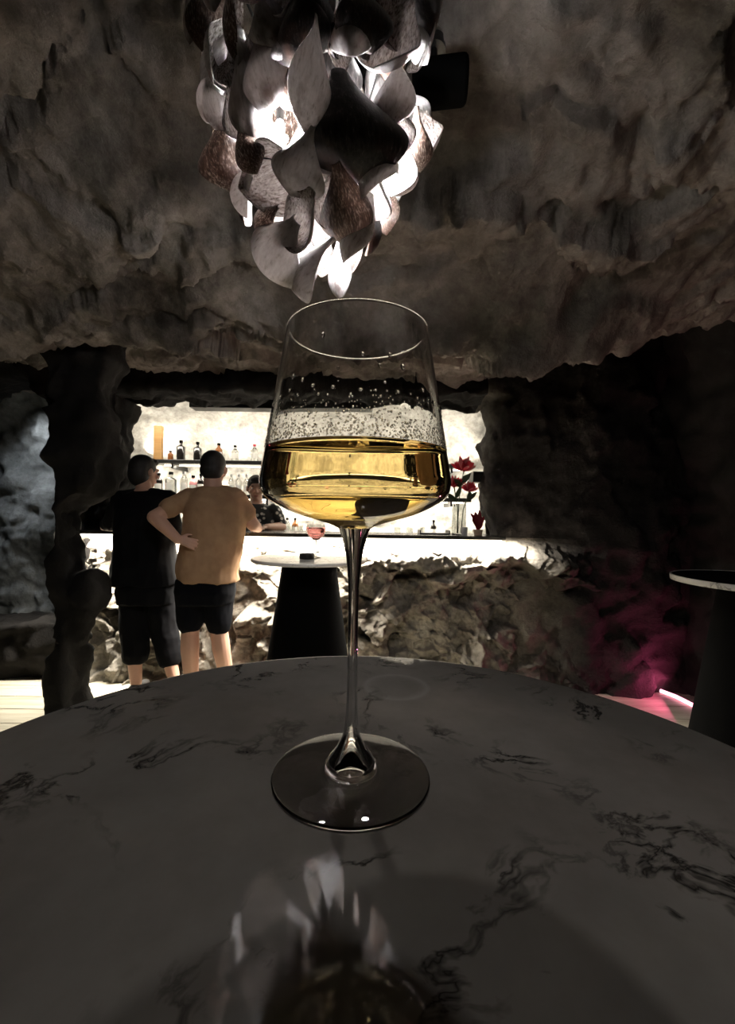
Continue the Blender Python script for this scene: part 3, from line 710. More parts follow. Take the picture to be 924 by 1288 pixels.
for zz, rr in ((2.30, 0.19), (2.50, 0.22), (2.60, 0.20)):
    pts = [(rr * math.cos(2 * math.pi * k / 40), rr * math.sin(2 * math.pi * k / 40), zz) for k in range(41)]
    MB().tube(pts, 0.004, 6).build('ring', 'wire_black', ch, True)
for k in range(6):
    a = 2 * math.pi * k / 6 + .3
    MB().tube([(0.22 * math.cos(a), 0.22 * math.sin(a), 2.61), (0.19 * math.cos(a), 0.19 * math.sin(a), 2.28), (0.06 * math.cos(a), 0.06 * math.sin(a), 2.02)], 0.002, 6).build('wire', 'wire_black', ch)
cz = ceil_z(CX, CY)
MB().tube([(0, 0, 2.28), (0, 0, cz + 0.02)], 0.007, 8).build('cable', 'wire_black', ch)
lathe_obj('canopy', [(0, cz + 0.03), (0.09, cz + 0.03), (0.09, cz - 0.02), (0.06, cz - 0.045), (0, cz - 0.045)], 'black_metal', ch)
for k in range(3):
    a = 2 * math.pi * k / 3
    MB().tube([(0, 0, 2.5), (0.22 * math.cos(a), 0.22 * math.sin(a), 2.5)], 0.004, 6).build('spoke', 'wire_black', ch)
lathe_obj('light_baffle', rounded_disc(0.15, 2.392, 2.404, 0.003), 'black_matte', ch, seg=64)  # added disc, keeps bulb light off the ceiling above
for k in range(64):  # inner pods added to block upward bulb light as well
    a = 2.39996 * k; rr = 0.05 + 0.225 * math.sqrt((k + .5) / 64); zz = 2.40 + rg.uniform(-.03, .04) - 0.02 * (k % 3)
    if math.cos(a) * rr > .2: continue
    top = Vector((CX + rr * .93 * math.cos(a), CY + rr * .93 * math.sin(a), zz)); tip = Vector((CX + rr * math.cos(a) + rg.uniform(-.03, .03), CY + rr * math.sin(a) + rg.uniform(-.03, .03), zz - rg.uniform(.13, .19)))
    nr = Quaternion((0, 0, 1), rg.uniform(-.8, .8)) @ Vector((math.cos(a), math.sin(a), 0.1))
    place_pod(top, tip, rg.uniform(.09, .13), nr, rg.choice('ddbp' if rr < .2 else 'dpb'), rg.randrange(4), rg.random() < .3)
for k in range(15):                                            # long narrow pods hanging round the rim
    a = 2 * math.pi * k / 15 + .1; rr = .29
    if math.cos(a) > .75: continue
    top = Vector((CX + rr * math.cos(a), CY + rr * math.sin(a), 2.58)); tip = Vector((CX + rr * 1.02 * math.cos(a) + rg.uniform(-.02, .02), CY + rr * math.sin(a), 2.58 - rg.uniform(.20, .27)))
    place_pod(top, tip, rg.uniform(.05, .09), Quaternion((0, 0, 1), rg.uniform(-.9, .9)) @ Vector((math.cos(a), math.sin(a), 0)), rg.choice('pdb'), rg.randrange(4))

BULBS = [(at(352, 160, CY - 0.15), 1.0), (at(505, 165, CY - 0.10), 1.0), (at(497, 228, CY - 0.08), .9), (at(425, 232, CY - 0.13), .8), (at(300, 150, CY - 0.06), .8),
         (at(432, 268, CY - .05), .5), (Vector((CX, CY, 2.10)), 1.0), (Vector((CX - .10, CY + .14, 2.17)), 1.0), (Vector((CX + .10, CY + .14, 2.17)), 1.0), (at(345, 30, CY - 0.06), .10), (at(490, 40, CY - 0.06), .12)]
for i, (q, pw_) in enumerate(BULBS):
    l = q - Vector((CX, CY, 0))
    bu = MB().ell(l, (0.011, 0.011, 0.015)).build('bulb', 'bulb_glow', ch, True)
    lathe_obj('socket', [(0, .013), (.008, .013), (.008, .035), (0, .035)], 'wire_black', bu, l, 16)
    MB().tube([l + Vector((0, 0, .035)), Vector((l.x * .6, l.y * .6, 2.392 if q.z < 2.36 else 2.60))], 0.002, 6).build('flex', 'wire_black', bu)
    lamp('bulb_light', 'POINT', q, P_BULB * pw_, (1.0, 0.97, 0.95), radius=0.016)

# ------------------------------------------------------------------ spotlight on the ceiling
sp = at(553, 105, 1.34)
sl = empty('ceiling_spotlight', (sp.x, sp.y, sp.z), 'black cylindrical spotlight fixed to the rock ceiling beside the chandelier', 'spotlight')
me = MB().lathe(rounded_disc(0.062, -0.085, 0.085, 0.016), seg=40).mesh(); autosmooth(me)
o = link('housing', me, 'black_matte', sl, False); o.rotation_euler = (0, math.radians(90), math.radians(-8))
MB().tube([(-0.02, 0, 0.06), (-0.02, 0.02, ceil_z(sp.x, sp.y) - sp.z + 0.02)], 0.012, 10).build('bracket', 'black_metal', sl)
lathe_obj('mount', [(0, 0), (0.04, 0), (0.04, 0.03), (0, 0.03)], 'black_metal', sl, (-0.02, 0.02, ceil_z(sp.x, sp.y) - sp.z - 0.01))

# ------------------------------------------------------------------ pink strip
ps = MB().tube([(2.26, 3.22, 0.018), (2.30, 3.12, 0.018), (2.315, 2.98, 0.018)], 0.014, 8).build('light_strip', 'led_pink', None, True)
tag(ps, 'glowing pink light strip lying at the foot of the dark rock wall', 'light strip')
dl = lathe_obj('added_downlight', [(0, 0), (0.045, 0), (0.05, 0.01), (0.05, 0.06), (0, 0.06)], 'downlight_glow', None, (0, 0, 0)); dl.location = (-3.40, 3.86, 2.30)  # unseen fixture, added to light the alcove rock
tag(dl, 'small round lamp added out of view to light the arched alcove', 'added_downlight')

# ------------------------------------------------------------------ back bar
def shelf(name, z_, x0, x1, yb_, depth, label, led=True):
    s_ = empty(name, ((x0 + x1) / 2, yb_, z_), label, 'shelf')
    MB().box((0, 0, -0.02), (x1 - x0, depth, 0.04), bev=0.004).build('board', 'dark_slab', s_)
    if led: MB().box((0, depth / 2 - 0.04, -0.045), (x1 - x0 - 0.1, 0.014, 0.008)).build('led_strip', 'led_warm', s_)
    for f_ in (0.06, 0.36, 0.66, 0.94):
        MB().box(((f_ - .5) * (x1 - x0), 0.13, -0.065), (0.02, 0.42, 0.05)).build('bracket', 'black_metal', s_)
    return s_
YS = 4.62
zs1 = at(260, 580, YS).z; zs2 = at(260, 622, YS).z
xl = at(196, 577, YS).x
shelf('bottle_shelf', zs1, xl, 1.15, YS + 0.02, 0.24, 'upper dark shelf along the bright rock behind the bar')
shelf('bottle_shelf', zs2, xl, 1.15, YS + 0.02, 0.24, 'lower dark shelf along the bright rock behind the bar')
up = MB().box((xl + 0.045, YS - 0.04, zs1 + 0.18), (0.085, 0.05, 0.36), bev=0.004).build('wooden_upright', 'shelf_wood')
tag(up, 'short orange wooden board standing upright on the upper bottle shelf', 'board')
BG = 'bottles of the back bar'
def bottle(px, yb_, zb, h, r, mat, label, cap='black_matte', lab='label_white', square=False, neck=.3, group=None):
    X_ = at(px, 600, yb_).x
    t = empty('bottle', (X_, yb_, zb), label, 'bottle', group)
    sh = h * (1 - neck); nr = r * 0.36
    if square:
        mbx = MB().loft([((0, 0, 0.0), r, r * .8, 5), ((0, 0, sh * .93), r, r * .8, 5), ((0, 0, sh), r * .7, r * .6, 4), ((0, 0, sh * 1.06), nr, nr, 2), ((0, 0, h * .9), nr, nr, 2)], 24)
        me = mbx.mesh(); autosmooth(me, 50); link('body', me, mat, t, False)
    else:
        lathe_obj('body', [(0, 0), (r * .94, 0), (r, .006), (r, sh * .88), (r * .9, sh * .96), (r * .55, sh * 1.06), (nr, sh * 1.15), (nr, h * .9), (0, h * .9)], mat, t, seg=24)
    lathe_obj('cap', [(0, h * .88), (nr * 1.25, h * .88), (nr * 1.25, h), (0, h)], cap, t, seg=16)
    if lab:
        if square: MB().box((0, -r * .8 - .0008, sh * .48), (r * 1.3, .0016, sh * .45)).build('paper_label', lab, t)
        else:
            mbx = MB(); n_ = 12; v_ = []; f_ = []
            for k in range(n_ + 1):
                a = -math.pi / 2 + (k / n_ - .5) * 2.4
                for zz in (sh * .25, sh * .7): v_.append(((r + .001) * math.cos(a), (r + .001) * math.sin(a), zz))
            for k in range(n_): f_.append((2 * k, 2 * k + 2, 2 * k + 3, 2 * k + 1))
            link('paper_label', mesh(v_, f_), lab, t)
    return t
YB = YS - 0.02
bottle(227, YB, zs1, .215, .040, 'glass_black', 'taller of two plain black square bottles on the upper shelf', 'black_matte', None, True, .28)
bottle(214, YB, zs1, .10, .028, 'glass_amber', 'tiny amber bottle on the upper shelf next to the wooden upright', 'black_matte', None)
bottle(248, YB, zs1, .200, .038, 'glass_black', 'shorter of two plain black square bottles on the upper shelf', 'black_matte', None, True, .3)
bottle(274.5, YB, zs1, .19, .038, 'glass_amber', 'amber bottle with a dark cap on the upper shelf above the man in tan', 'black_matte', 'label_white')
bottle(295, YB, zs1, .17, .036, 'bottle_clear', 'clear bottle with a dark cap on the upper shelf', 'black_matte', 'label_white')
bottle(319.5, YB, zs1, .185, .036, 'bottle_clear', 'clear bottle with a red cap on the upper shelf', 'cap_red', 'label_white')
for q, lb, mt in ((352, 'clear bottle on the upper shelf seen through the wine glass', 'bottle_clear'), (398, 'black bottle on the upper shelf seen through the wine glass', 'glass_black'), (440, 'amber bottle on the upper shelf seen through the wine glass', 'glass_amber'), (492, 'pink bottle on the upper shelf seen through the wine glass', 'glass_pink')):
    bottle(q, YB, zs1, .2, .036, mt, lb)
low = [(199.5, 'glass_black', .22, 'slim black bottle on the lower shelf beside the woman in black', 'black_matte'), (215, 'bottle_clear', .235, 'wide clear bottle on the lower shelf between the two customers', 'black_matte'),
       (231.5, 'bottle_clear', .24, 'tall clear bottle on the lower shelf between the two customers', 'steel'), (243, 'glass_pink', .20, 'pink bottle on the lower shelf beside the head of the man in tan', 'black_matte'),
       (253, 'glass_black', .22, 'black bottle on the lower shelf beside the head of the man in tan', 'black_matte')]
for q, mt, hh, lb, cp in low: bottle(q, YB, zs2, hh, .052 if 'wide' in lb else .04, mt, lb, cp, 'label_white', 'wide' in lb)
for i, q in enumerate((291, 300, 310, 345, 372, 405, 430, 468, 500, 530)):
    bottle(q, YB, zs2, .22, .034, 'bottle_clear', 'white labelled clear bottle on the lower shelf behind bartender and wine glass', 'steel', 'label_white', False, .3, BG)
# back counter
bc = empty('back_counter', (-0.55, 4.50, 0), 'dark fronted back counter below the bottle shelves', 'counter')
MB().box((0, 0, 0.52), (3.18, 0.34, 1.04), bev=.004).build('body', 'ceramic_white', bc)
MB().box((0, -0.01, 1.055), (3.22, 0.38, 0.03), bev=.004).build('worktop', 'ceramic_white', bc)
for k in range(6):
    d_ = MB().box((-1.32 + k * .528, -0.176, 0.53), (.51, .014, .9), bev=.003).build('door', 'ceramic_white', bc)
    MB().box((-1.32 + k * .528 + .19, -0.195, 0.75), (.012, .026, .16), bev=.003).build('handle', 'black_metal', d_)
ZB = 1.07
fr = empty('glass_rack', (at(331, 650, 4.5).x, 4.5, ZB), 'black upright rack on the back counter beside the bartender', 'rack')
for dx in (-.035, .035): MB().box((dx, 0, .16), (.022, .05, .32)).build('post', 'black_metal', fr)
MB().box((0, 0, .325), (.11, .06, .02)).build('top_rail', 'black_metal', fr); MB().box((0, 0, .01), (.11, .06, .02)).build('bottom_rail', 'black_metal', fr)
def tumbler(px, yb_, zb, h, r, label, group=None, mat='bottle_clear'):
    X_ = at(px, 650, yb_).x
    o = lathe_obj('tumbler', [(0, 0), (r * .85, 0), (r, h), (r - .003, h), (r * .82 - .003, .008), (0, .008)], mat, None, seg=24); o.location = (X_, yb_, zb)
    tag(o, label, 'glass', group); return o
for i, q in enumerate((345, 356, 366, 377, 389, 500, 515, 530)):
    tumbler(q, 4.48 + .05 * (i % 2), ZB, .11, .035, 'clear tumbler standing on the back counter behind the wine glass', 'tumblers on the back counter')
for q, mt, lb in ((350, 'glass_black', 'dark bottle on the back counter next to the black rack'), (362, 'bottle_clear', 'clear bottle on the back counter among the tumblers'), (372, 'glass_amber', 'amber bottle on the back counter among the tumblers'), (546, 'glass_black', 'dark bottle on the back counter behind the red flowers')):
    bottle(q, 4.62, ZB, .19, .032, mt, lb)
# hood hanging in the bar opening
h0 = at(242, 503, 4.08); h1 = at(470, 505, 4.08)
hd = empty('linear_light', ((h0.x + h1.x) / 2, 4.08, h0.z - .03), 'long black linear fixture hanging at the top of the bar opening', 'light fixture')
MB().box((0, 0, 0), (h1.x - h0.x, .16, .115), bev=.006).build('housing', 'black_metal', hd)
for dx in (-.6, .0, .6): MB().tube([(dx, 0, .05), (dx, 0, .38)], .006, 8).build('hanger', 'black_metal', hd)
for dx in (-.62, -.55): MB().ell((dx, -.05, .058), (.012, .012, .006)).build('lamp_lens', 'downlight_glow', hd)
# small black wall shelf at the right jamb
q = at(618, 601, 3.72)
wsf = empty('wall_bracket', (q.x, q.y, q.z), 'short black ledge jutting from the right jamb behind the red flowers', 'ledge')
MB().box((-0.03, 0, 0), (.30, .16, .09), bev=.004).build('board', 'black_metal', wsf); MB().box((0.03, 0, -.09), (.05, .10, .10)).build('support', 'black_metal', wsf)

# ------------------------------------------------------------------ things on the bar
ZBAR = 1.152
vx = at(577, 650, 3.55)
vs_ = empty('vase', (vx.x, 3.55, ZBAR), 'clear glass cylinder vase holding red flowers on the bar', 'vase')
lathe_obj('glass_body', [(0, 0), (.052, 0), (.056, .004), (.056, .25), (.053, .25), (.053, .012), (0, .012)], 'bottle_clear', vs_, seg=32)
lathe_obj('base_ring', [(0, -.0), (.06, -.0), (.06, .006), (0, .006)], 'dark_slab', vs_, seg=32)
def petal(mbx, c, d, L, wd, cup=.3):
    d = Vector(d).normalized(); sd = d.cross(Vector((0.1, -1, .2))).normalized(); nn = sd.cross(d); n_ = 6; v_ = []; f_ = []
    for i in range(n_ + 1):
        u_ = i / n_; ww = wd * math.sin(math.pi * min(1, u_ * .9 + .08)) ** .8
        cc = Vector(c) + d * L * u_ + nn * (-cup * L * u_ * u_)
        for s_ in (-1, 0, 1): v_.append(cc + sd * ww * s_ + nn * (.25 * ww * abs(s_)))
    for i in range(n_):
        for j in range(2): f_.append((3 * i + j, 3 * i + j + 1, 3 * i + j + 4, 3 * i + j + 3))
    N_ = len(v_); v_ += [q_ - nn * .0015 for q_ in v_]; f_ += [tuple(reversed([k + N_ for k in g_])) for g_ in f_]
    mbx.addm(v_, f_)
def flower(px, py, Y_, size, label, seed=0, n=18, base=None):
    r_ = random.Random(seed); hd_ = at(px, py, Y_); sp_ = 2.1 * seed; b0 = Vector((vx.x + .018 * math.cos(sp_), 3.55 + .018 * math.sin(sp_), ZBAR + .014))
    t = empty('flower', b0, label, 'flower'); l = hd_ - b0
    MB().tube([(0, 0, 0), (l.x * .25, l.y * .25, l.z * .55), l], [.004, .004, .005], 6).build('stem', 'leaf_dark', t, True)
    MB().ell(l + Vector((0, 0, .01)), (.014, .014, .022)).build('flower_heart', 'leaf_red', t, True)
    for k in range(n):
        a = 2.4 * k; e = .35 + 1.0 * (k / n)
        d = Vector((math.cos(a) * math.cos(e), math.sin(a) * math.cos(e), math.sin(e)))
        m_ = MB(); petal(m_, l + d * .005, d, size * r_.uniform(.8, 1.05), size * .17, -.25); m_.build('petal', 'petal_red' if k % 3 else 'petal_tip', t, True)
    for k in range(2):
        t_ = max((.56 if seed != 1 else .74) + .08 * k, (.262 + .03 * k) / l.z); az = (sp_ if seed != 1 else -1.6) + (k - .5) * 1.5; q_ = Vector((l.x * .25, l.y * .25, l.z * .55)).lerp(l, (t_ - .55) / .45)
        d = Vector((math.cos(az), math.sin(az), .75)); m_ = MB(); petal(m_, q_, d, size * (1.3 if seed != 1 else .8), size * .22, .3); m_.build('leaf', 'leaf_dark', t, True)
flower(583, 592, 3.53, .115, 'tall open red flower at the top of the vase', 1, 20)
flower(571, 612, 3.57, .09, 'darker red flower leaning to the wine glass from the vase', 2, 16)
flower(590, 618, 3.56, .085, 'small red flower low in the vase beside the black ledge', 3, 14)
# red foliage spilling next to the vase
q0 = at(601, 668, 3.50)
lf = empty('red_plant', (q0.x, 3.50, ZBAR), 'small dark red leafy plant on the bar next to the vase', 'plant')
lathe_obj('pot', [(0, 0), (.030, 0), (.038, .045), (.034, .045), (.03, .03), (0, .03)], 'shell_beige', lf, seg=24)
r_ = random.Random(5)
for k in range(16):
    m_ = MB(); d = Vector((r_.uniform(-.5, .5), r_.uniform(-.5, .4), r_.uniform(.5, 1.2))); c_ = Vector((r_.uniform(-.01, .01), 0, .03 + r_.uniform(0, .09)))
    petal(m_, c_, d, r_.uniform(.07, .12), .016, .2); m_.build('leaf', 'leaf_red', lf, True)
o = tumbler(584, 3.42, ZBAR, .065, .026, 'small white cup on the bar in front of the vase', None, 'ceramic_white'); o.name = 'cup'; o['category'] = 'cup'
tr = empty('napkin_tray', (at(545, 665, 3.55).x, 3.55, ZBAR), 'shallow black tray on the bar left empty beside the vase', 'tray')
MB().box((0, 0, .006), (.24, .16, .012), bev=.003).build('tray_base', 'black_metal', tr)
for s_ in (-1, 1): MB().box((s_ * .118, 0, .02), (.008, .16, .03)).build('tray_side', 'black_metal', tr)

# ------------------------------------------------------------------ things on the far table
fx = at(397, 700, 2.62)
pg = empty('stem_glass', (fx.x, 2.62, 1.035), 'small stemmed glass of pink drink on the white table by the bar', 'glass')
lathe_obj('foot', [(0, 0), (.03, 0), (.03, .003), (.006, .006), (.0035, .012), (.0035, .10), (.006, .108), (0, .108)], 'crystal', pg, seg=32)
lathe_obj('bowl', [(0, .106), (.02, .112), (.048, .135), (.060, .165), (.054, .205), (.0525, .205), (.0585, .165), (.047, .138), (.019, .115), (0, .110)], 'crystal', pg, seg=40)
pdk = lathe_obj('pink_drink', [(0, .1095), (.0192, .1148), (.0472, .1378), (.0587, .165), (.0562, .185), (0, .185)], 'pink_drink', None, seg=40); pdk.location = pg.location
tag(pdk, 'pink drink in the small stemmed glass on the white table', 'drink')
ax_ = at(386, 698, 2.56)
ash = lathe_obj('ashtray', [(0, 0), (.042, 0), (.045, .004), (.045, .032), (.038, .032), (.036, .010), (0, .010)], 'black_metal', None, seg=40); ash.location = (ax_.x, 2.56, 1.035)
tag(ash, 'small round black ashtray on the white table by the bar', 'ashtray')

# ------------------------------------------------------------------ people
def hand(mb, wrist, direction, normal, s=1.0, curl=0.5, thumb=1):
    """palm and five fingers; direction = along the hand, normal = back of the hand, thumb = side"""
    d = Vector(direction).normalized(); n = Vector(normal); n = (n - d * n.dot(d)).normalized(); sd = d.cross(n) * thumb
    w0 = Vector(wrist)
    for k in range(4):
        mb.caps(w0 + sd * (0.010 - k * .007) * s, .016 * s, w0 + d * .085 * s + sd * (.027 - k * .018) * s, .0125 * s, 10)
    for k, L_ in enumerate((.068, .076, .071, .056)):
        b0 = w0 + d * .088 * s + sd * (.030 - k * .0205) * s
        sp_ = sd * (.12 - k * .09); d1 = (d + sp_ - n * curl * .45).normalized(); d2 = (d1 - n * curl * .8).normalized(); d3 = (d2 - n * curl * .7).normalized()
        p1 = b0 + d1 * L_ * .45 * s; p2 = p1 + d2 * L_ * .32 * s; p3 = p2 + d3 * L_ * .25 * s
        mb.tube([b0 - d1 * .01, b0, p1, p2, p3, p3 + d3 * .006 * s], [.0085 * s, .0095 * s, .0088 * s, .008 * s, .0068 * s, .003 * s], 10)
    t0 = w0 + d * .025 * s + sd * .026 * s; t1_ = t0 + (d * .7 + sd * .75 - n * .2).normalized() * .038 * s; t2_ = t1_ + (d * .95 + sd * .25 - n * .3).normalized() * .030 * s
    mb.tube([t0 - sd * .012, t0, t1_, t2_, t2_ + (t2_ - t1_) * .25], [.012 * s, .0125 * s, .0105 * s, .009 * s, .004 * s], 10)
def head(mb, c, yaw=0.0, pitch=0.0, s=1.0):
    """head looking along +Y at yaw 0; c = centre of skull"""
    R = Matrix.Rotation(yaw, 3, 'Z') @ Matrix.Rotation(pitch, 3, 'X'); c = Vector(c); T = lambda x, y, z: c + R @ Vector((x * s, y * s, z * s))
    mb.ell(T(0, -.012, .022), (.076 * s, .094 * s, .092 * s), R)
    mb.ell(T(0, .03, -.035), (.060 * s, .066 * s, .078 * s), R)
    mb.ell(T(0, .06, -.090), (.030 * s, .028 * s, .022 * s), R)
    mb.ell(T(0, .082, .022), (.055 * s, .018 * s, .018 * s), R)
    mb.caps(T(0, .092, .012), .009 * s, T(0, .112, -.028), .013 * s)
    mb.ell(T(-.012, .100, -.030), (.010 * s, .010 * s, .008 * s), R); mb.ell(T(.012, .100, -.030), (.010 * s, .010 * s, .008 * s), R)
    mb.ell(T(0, .088, -.062), (.024 * s, .012 * s, .007 * s), R); mb.ell(T(0, .086, -.072), (.020 * s, .012 * s, .008 * s), R)
    for sx in (-1, 1):
        mb.ell(T(sx * .080, -.008, -.008), (.012 * s, .020 * s, .032 * s), R @ Matrix.Rotation(sx * -.35, 3, 'Z'))
        mb.ell(T(sx * .045, .070, -.028), (.022 * s, .020 * s, .018 * s), R)
    return T, R
def hair(T, R, s, long=0.0):
    mb = MB()
    mb.ell(T(0, -.020, .034), (.084 * s, .098 * s, .092 * s), R); mb.ell(T(0, -.045, -.012 - long * .3), (.080 * s, .070 * s, (.070 + long) * s), R)
    mb.ell(T(0, .055, .080), (.058 * s, .042 * s, .032 * s), R)
    return mb
def fin(o_name, mb, vox, sm, mat, parent=None, off=(0, 0, 0), wrinkle=0.0, seed=0):
    me = remesh(mb, vox, sm, 0.5)
    co_ = getco(me)
    if wrinkle:
        no = np.empty(len(me.vertices) * 3, np.float32); me.vertices.foreach_get('normal', no); no = no.reshape(-1, 3)
        q_ = co_ * np.array([9, 9, 6.0]); co_ = co_ + no * (wrinkle * (ridged(q_, 2, seed) - .3))[:, None]
    setco(me, co_ - np.array(off)); return link(o_name, me, mat, parent)
def V3(*a): return Vector(a)
def pz(zx, zy, Y_): return at(90 + zx * 0.3027, 490 + zy * 0.3027, Y_)
def face_bits(T, R, s, par, off):
    for sx in (-1, 1):
        MB().ell(T(sx * .030, .078, .004) - Vector(off), (.013 * s, .008 * s, .007 * s), R).build('eye', 'eye_white', par, True)
        MB().ell(T(sx * .030, .0855, .004) - Vector(off), (.005 * s, .003 * s, .005 * s), R).build('iris', 'hair_black', par, True)
        MB().ell(T(sx * .030, .092, .024) - Vector(off), (.016 * s, .006 * s, .004 * s), R).build('eyebrow', 'hair_black', par, True)
    MB().ell(T(0, .095, -.066) - Vector(off), (.022 * s, .006 * s, .008 * s), R).build('mouth', 'lip', par, True)
def leg(mb, hip, knee, ankle, toe_dir, r=(.088, .060, .042), foot=True):
    hip, knee, ankle = Vector(hip), Vector(knee), Vector(ankle)
    mb.caps(hip, r[0], knee, r[1]); calf = knee.lerp(ankle, .32) + Vector((0, -.014, 0))
    mb.caps(knee, r[1] * .95, calf, r[1] * .98); mb.caps(calf, r[1] * .96, ankle, r[2])
    t = Vector(toe_dir).normalized(); fl_ = Vector((ankle.x, ankle.y, 0.035))
    if foot:
        mb.caps(ankle, r[2] * .95, fl_ - t * .03, .034); mb.caps(fl_ - t * .04, .033, fl_ + t * .11 - Vector((0, 0, .006)), .026); mb.caps(fl_ + t * .08 - Vector((0, 0, .006)), .030, fl_ + t * .15 - Vector((0, 0, .012)), .021)
def shoes(ankle, toe, mat, par, off, hi=.05):
    t = Vector(toe).normalized(); a = Vector((ankle[0], ankle[1], 0.04)); mb = MB()
    mb.caps(a - t * .05, .040, a + t * .10, .037); mb.caps(a + t * .08, .040, a + t * .165 - Vector((0, 0, .006)), .031)
    mb.box(a + t * .05 - Vector((0, 0, .028)), (.084, .084, .022)); mb.caps(a - t * .02, .045, a - t * .02 + Vector((0, 0, hi)), .046)
    me = remesh(mb, .008, 3); co_ = getco(me); co_[:, 2] = np.maximum(co_[:, 2], 0.001); setco(me, co_ - np.array(off)); return link('shoe', me, mat, par)

# --- man in a tan shirt, hand on his hip, seen from behind
YM = 2.92
hd_c = pz(590, 330, YM + .02); neck = pz(590, 400, YM)
shL = pz(492, 440, YM); shR = pz(690, 440, YM); elL = pz(345, 530, YM - .17); wrL = pz(440, 622, YM - .180)
elR = pz(752, 560, YM + .06); wrR = V3(elR.x - .03, YM + .36, 1.185)
chest = pz(596, 520, YM); waist = pz(578, 680, YM); hips = pz(556, 800, YM)
hipL = pz(500, 850, YM); hipR = pz(605, 850, YM + .02); kneeL = pz(492, 1000, YM - .02); kneeR = pz(612, 1000, YM + .02)
ankL = pz(500, 1215, YM); ankL.z = .10; ankR = pz(652, 1215, YM + .06); ankR.z = .10
base = (hips.x, YM, 0)
mb = MB(); T, R = head(mb, hd_c, .08, -.05)
mb.caps(hd_c + V3(0, -.02, -.07), .058, neck + V3(0, -.005, -.04), .066)
mb.loft([(hips + V3(0, 0, -.06), .165, .115), (hips + V3(0, 0, .06), .185, .125), (waist, .185, .125), (chest + V3(0, 0, -.05), .185, .122), (chest + V3(0, 0, .06), .178, .112), (neck + V3(0, 0, -.07), .14, .082), (neck + V3(0, 0, -.01), .075, .065)])
for a_, e_, w_ in ((shL, elL, wrL), (shR, elR, wrR)):
    mb.caps(neck + V3(0, 0, -.045), .045, a_ + V3(0, 0, -.012), .045); mb.caps(a_ + V3(0, 0, -.012), .048, e_, .046); mb.caps(e_, .046, e_.lerp(w_, .3), .044); mb.caps(e_.lerp(w_, .3), .044, w_, .030)
hand(mb, wrL, V3(.70, .16, -.22), V3(.1, -1, .2), .86, .30, -1)
hand(mb, wrR, V3(-.2, 1, -.06), V3(0, 0, 1), 1.0, .3, -1)
leg(mb, hipL, kneeL, ankL, (-.15, 1, 0), (.095, .062, .044)); leg(mb, hipR, kneeR, ankR, (.25, 1, 0), (.095, .062, .044))
man = fin('person', mb, .0062, 3, 'skin', None, base); man.location = base
tag(man, 'person seen from behind in a tan shirt and black shorts, one hand on the hip', 'person')
fin('hair', hair(T, R, 1.0), .006, 3, 'hair_black', man, base)
face_bits(T, R, 1.0, man, base)
mb = MB()
mb.loft([(hips + V3(0.02, 0, .005), .205, .150), (hips + V3(0.01, 0, .07), .205, .150), (waist, .206, .146), (chest + V3(0, 0, -.05), .205, .146), (chest + V3(0, 0, .06), .200, .138), (neck + V3(0, 0, -.07), .165, .102), (neck + V3(0, 0, -.035), .115, .088), (neck + V3(0, 0, -.005), .085, .078)])
for a_, e_ in ((shL, elL), (shR, elR)):
    mb.caps(neck + V3(0, 0, -.045), .062, a_ + V3(0, 0, -.012), .060); mb.caps(a_ + V3(0, 0, -.012), .062, a_.lerp(e_, .62), .064)
fin('shirt', mb, .010, 4, 'tan_cloth', man, base, .006, 3)
mb = MB()
mb.loft([(hips + V3(0, 0, -.14), .185, .140), (hips + V3(0, 0, -.06), .200, .148), (hips + V3(0, 0, .03), .195, .140)])
mb.caps(hipL, .105, kneeL + V3(0, 0, .06), .088); mb.caps(hipR, .105, kneeR + V3(0, 0, .05), .088)
fin('shorts', mb, .010, 4, 'navy_cloth', man, base, .005, 4)
shoes(ankL, (-.15, 1, 0), 'shoe_dark', man, base); shoes(ankR, (.25, 1, 0), 'shoe_dark', man, base)

# --- woman in black, hand on the counter
YW = 3.04
hd_c = pz(302, 342, YW + .03); neck = pz(305, 412, YW)
shL = pz(205, 455, YW); shR = pz(405, 455, YW); elL = pz(168, 550, YW + .10); wrL = pz(134, 540, YW + .22); wrL.z = 1.178
elR = pz(425, 600, YW + .06); wrR = V3(elR.x + .02, YW + .32, 1.19)
chest = pz(300, 540, YW); waist = pz(303, 660, YW); hips = pz(312, 790, YW)
hipL = pz(255, 850, YW); hipR = pz(365, 850, YW + .02); kneeL = pz(262, 1010, YW); kneeR = pz(385, 1010, YW + .03)
ankL = pz(268, 1230, YW - .03); ankL.z = .095; ankR = pz(432, 1200, YW - .03); ankR.z = .095
base = (hips.x, YW, 0)
mb = MB(); T, R = head(mb, hd_c, -.45, -.08, .96)
mb.caps(hd_c + V3(0, -.015, -.07), .050, neck + V3(0, -.005, -.04), .056)
mb.loft([(hips + V3(0, 0, -.06), .175, .120), (hips + V3(0, 0, .06), .18, .125), (waist, .16, .115), (chest + V3(0, 0, -.05), .170, .120), (chest + V3(0, 0, .08), .175, .115), (neck + V3(0, 0, -.06), .13, .085), (neck + V3(0, 0, -.01), .065, .058)])
for a_, e_, w_ in ((shL, elL, wrL), (shR, elR, wrR)):
    mb.caps(a_, .054, e_, .042); mb.caps(e_, .042, e_.lerp(w_, .3), .039); mb.caps(e_.lerp(w_, .3), .039, w_, .026)
hand(mb, wrL, V3(-.10, 1, -.11), V3(0, 0, 1), .92, .22, 1)
hand(mb, wrR, V3(.1, 1, -.06), V3(0, 0, 1), .92, .3, -1)
leg(mb, hipL, kneeL, ankL, (-.1, 1, 0), (.09, .056, .038)); leg(mb, hipR, kneeR, ankR, (.55, .85, 0), (.09, .056, .038))
wom = fin('person', mb, .0062, 3, 'skin', None, base); wom.location = base
tag(wom, 'person seen from behind in black top and wide black cropped trousers', 'person')
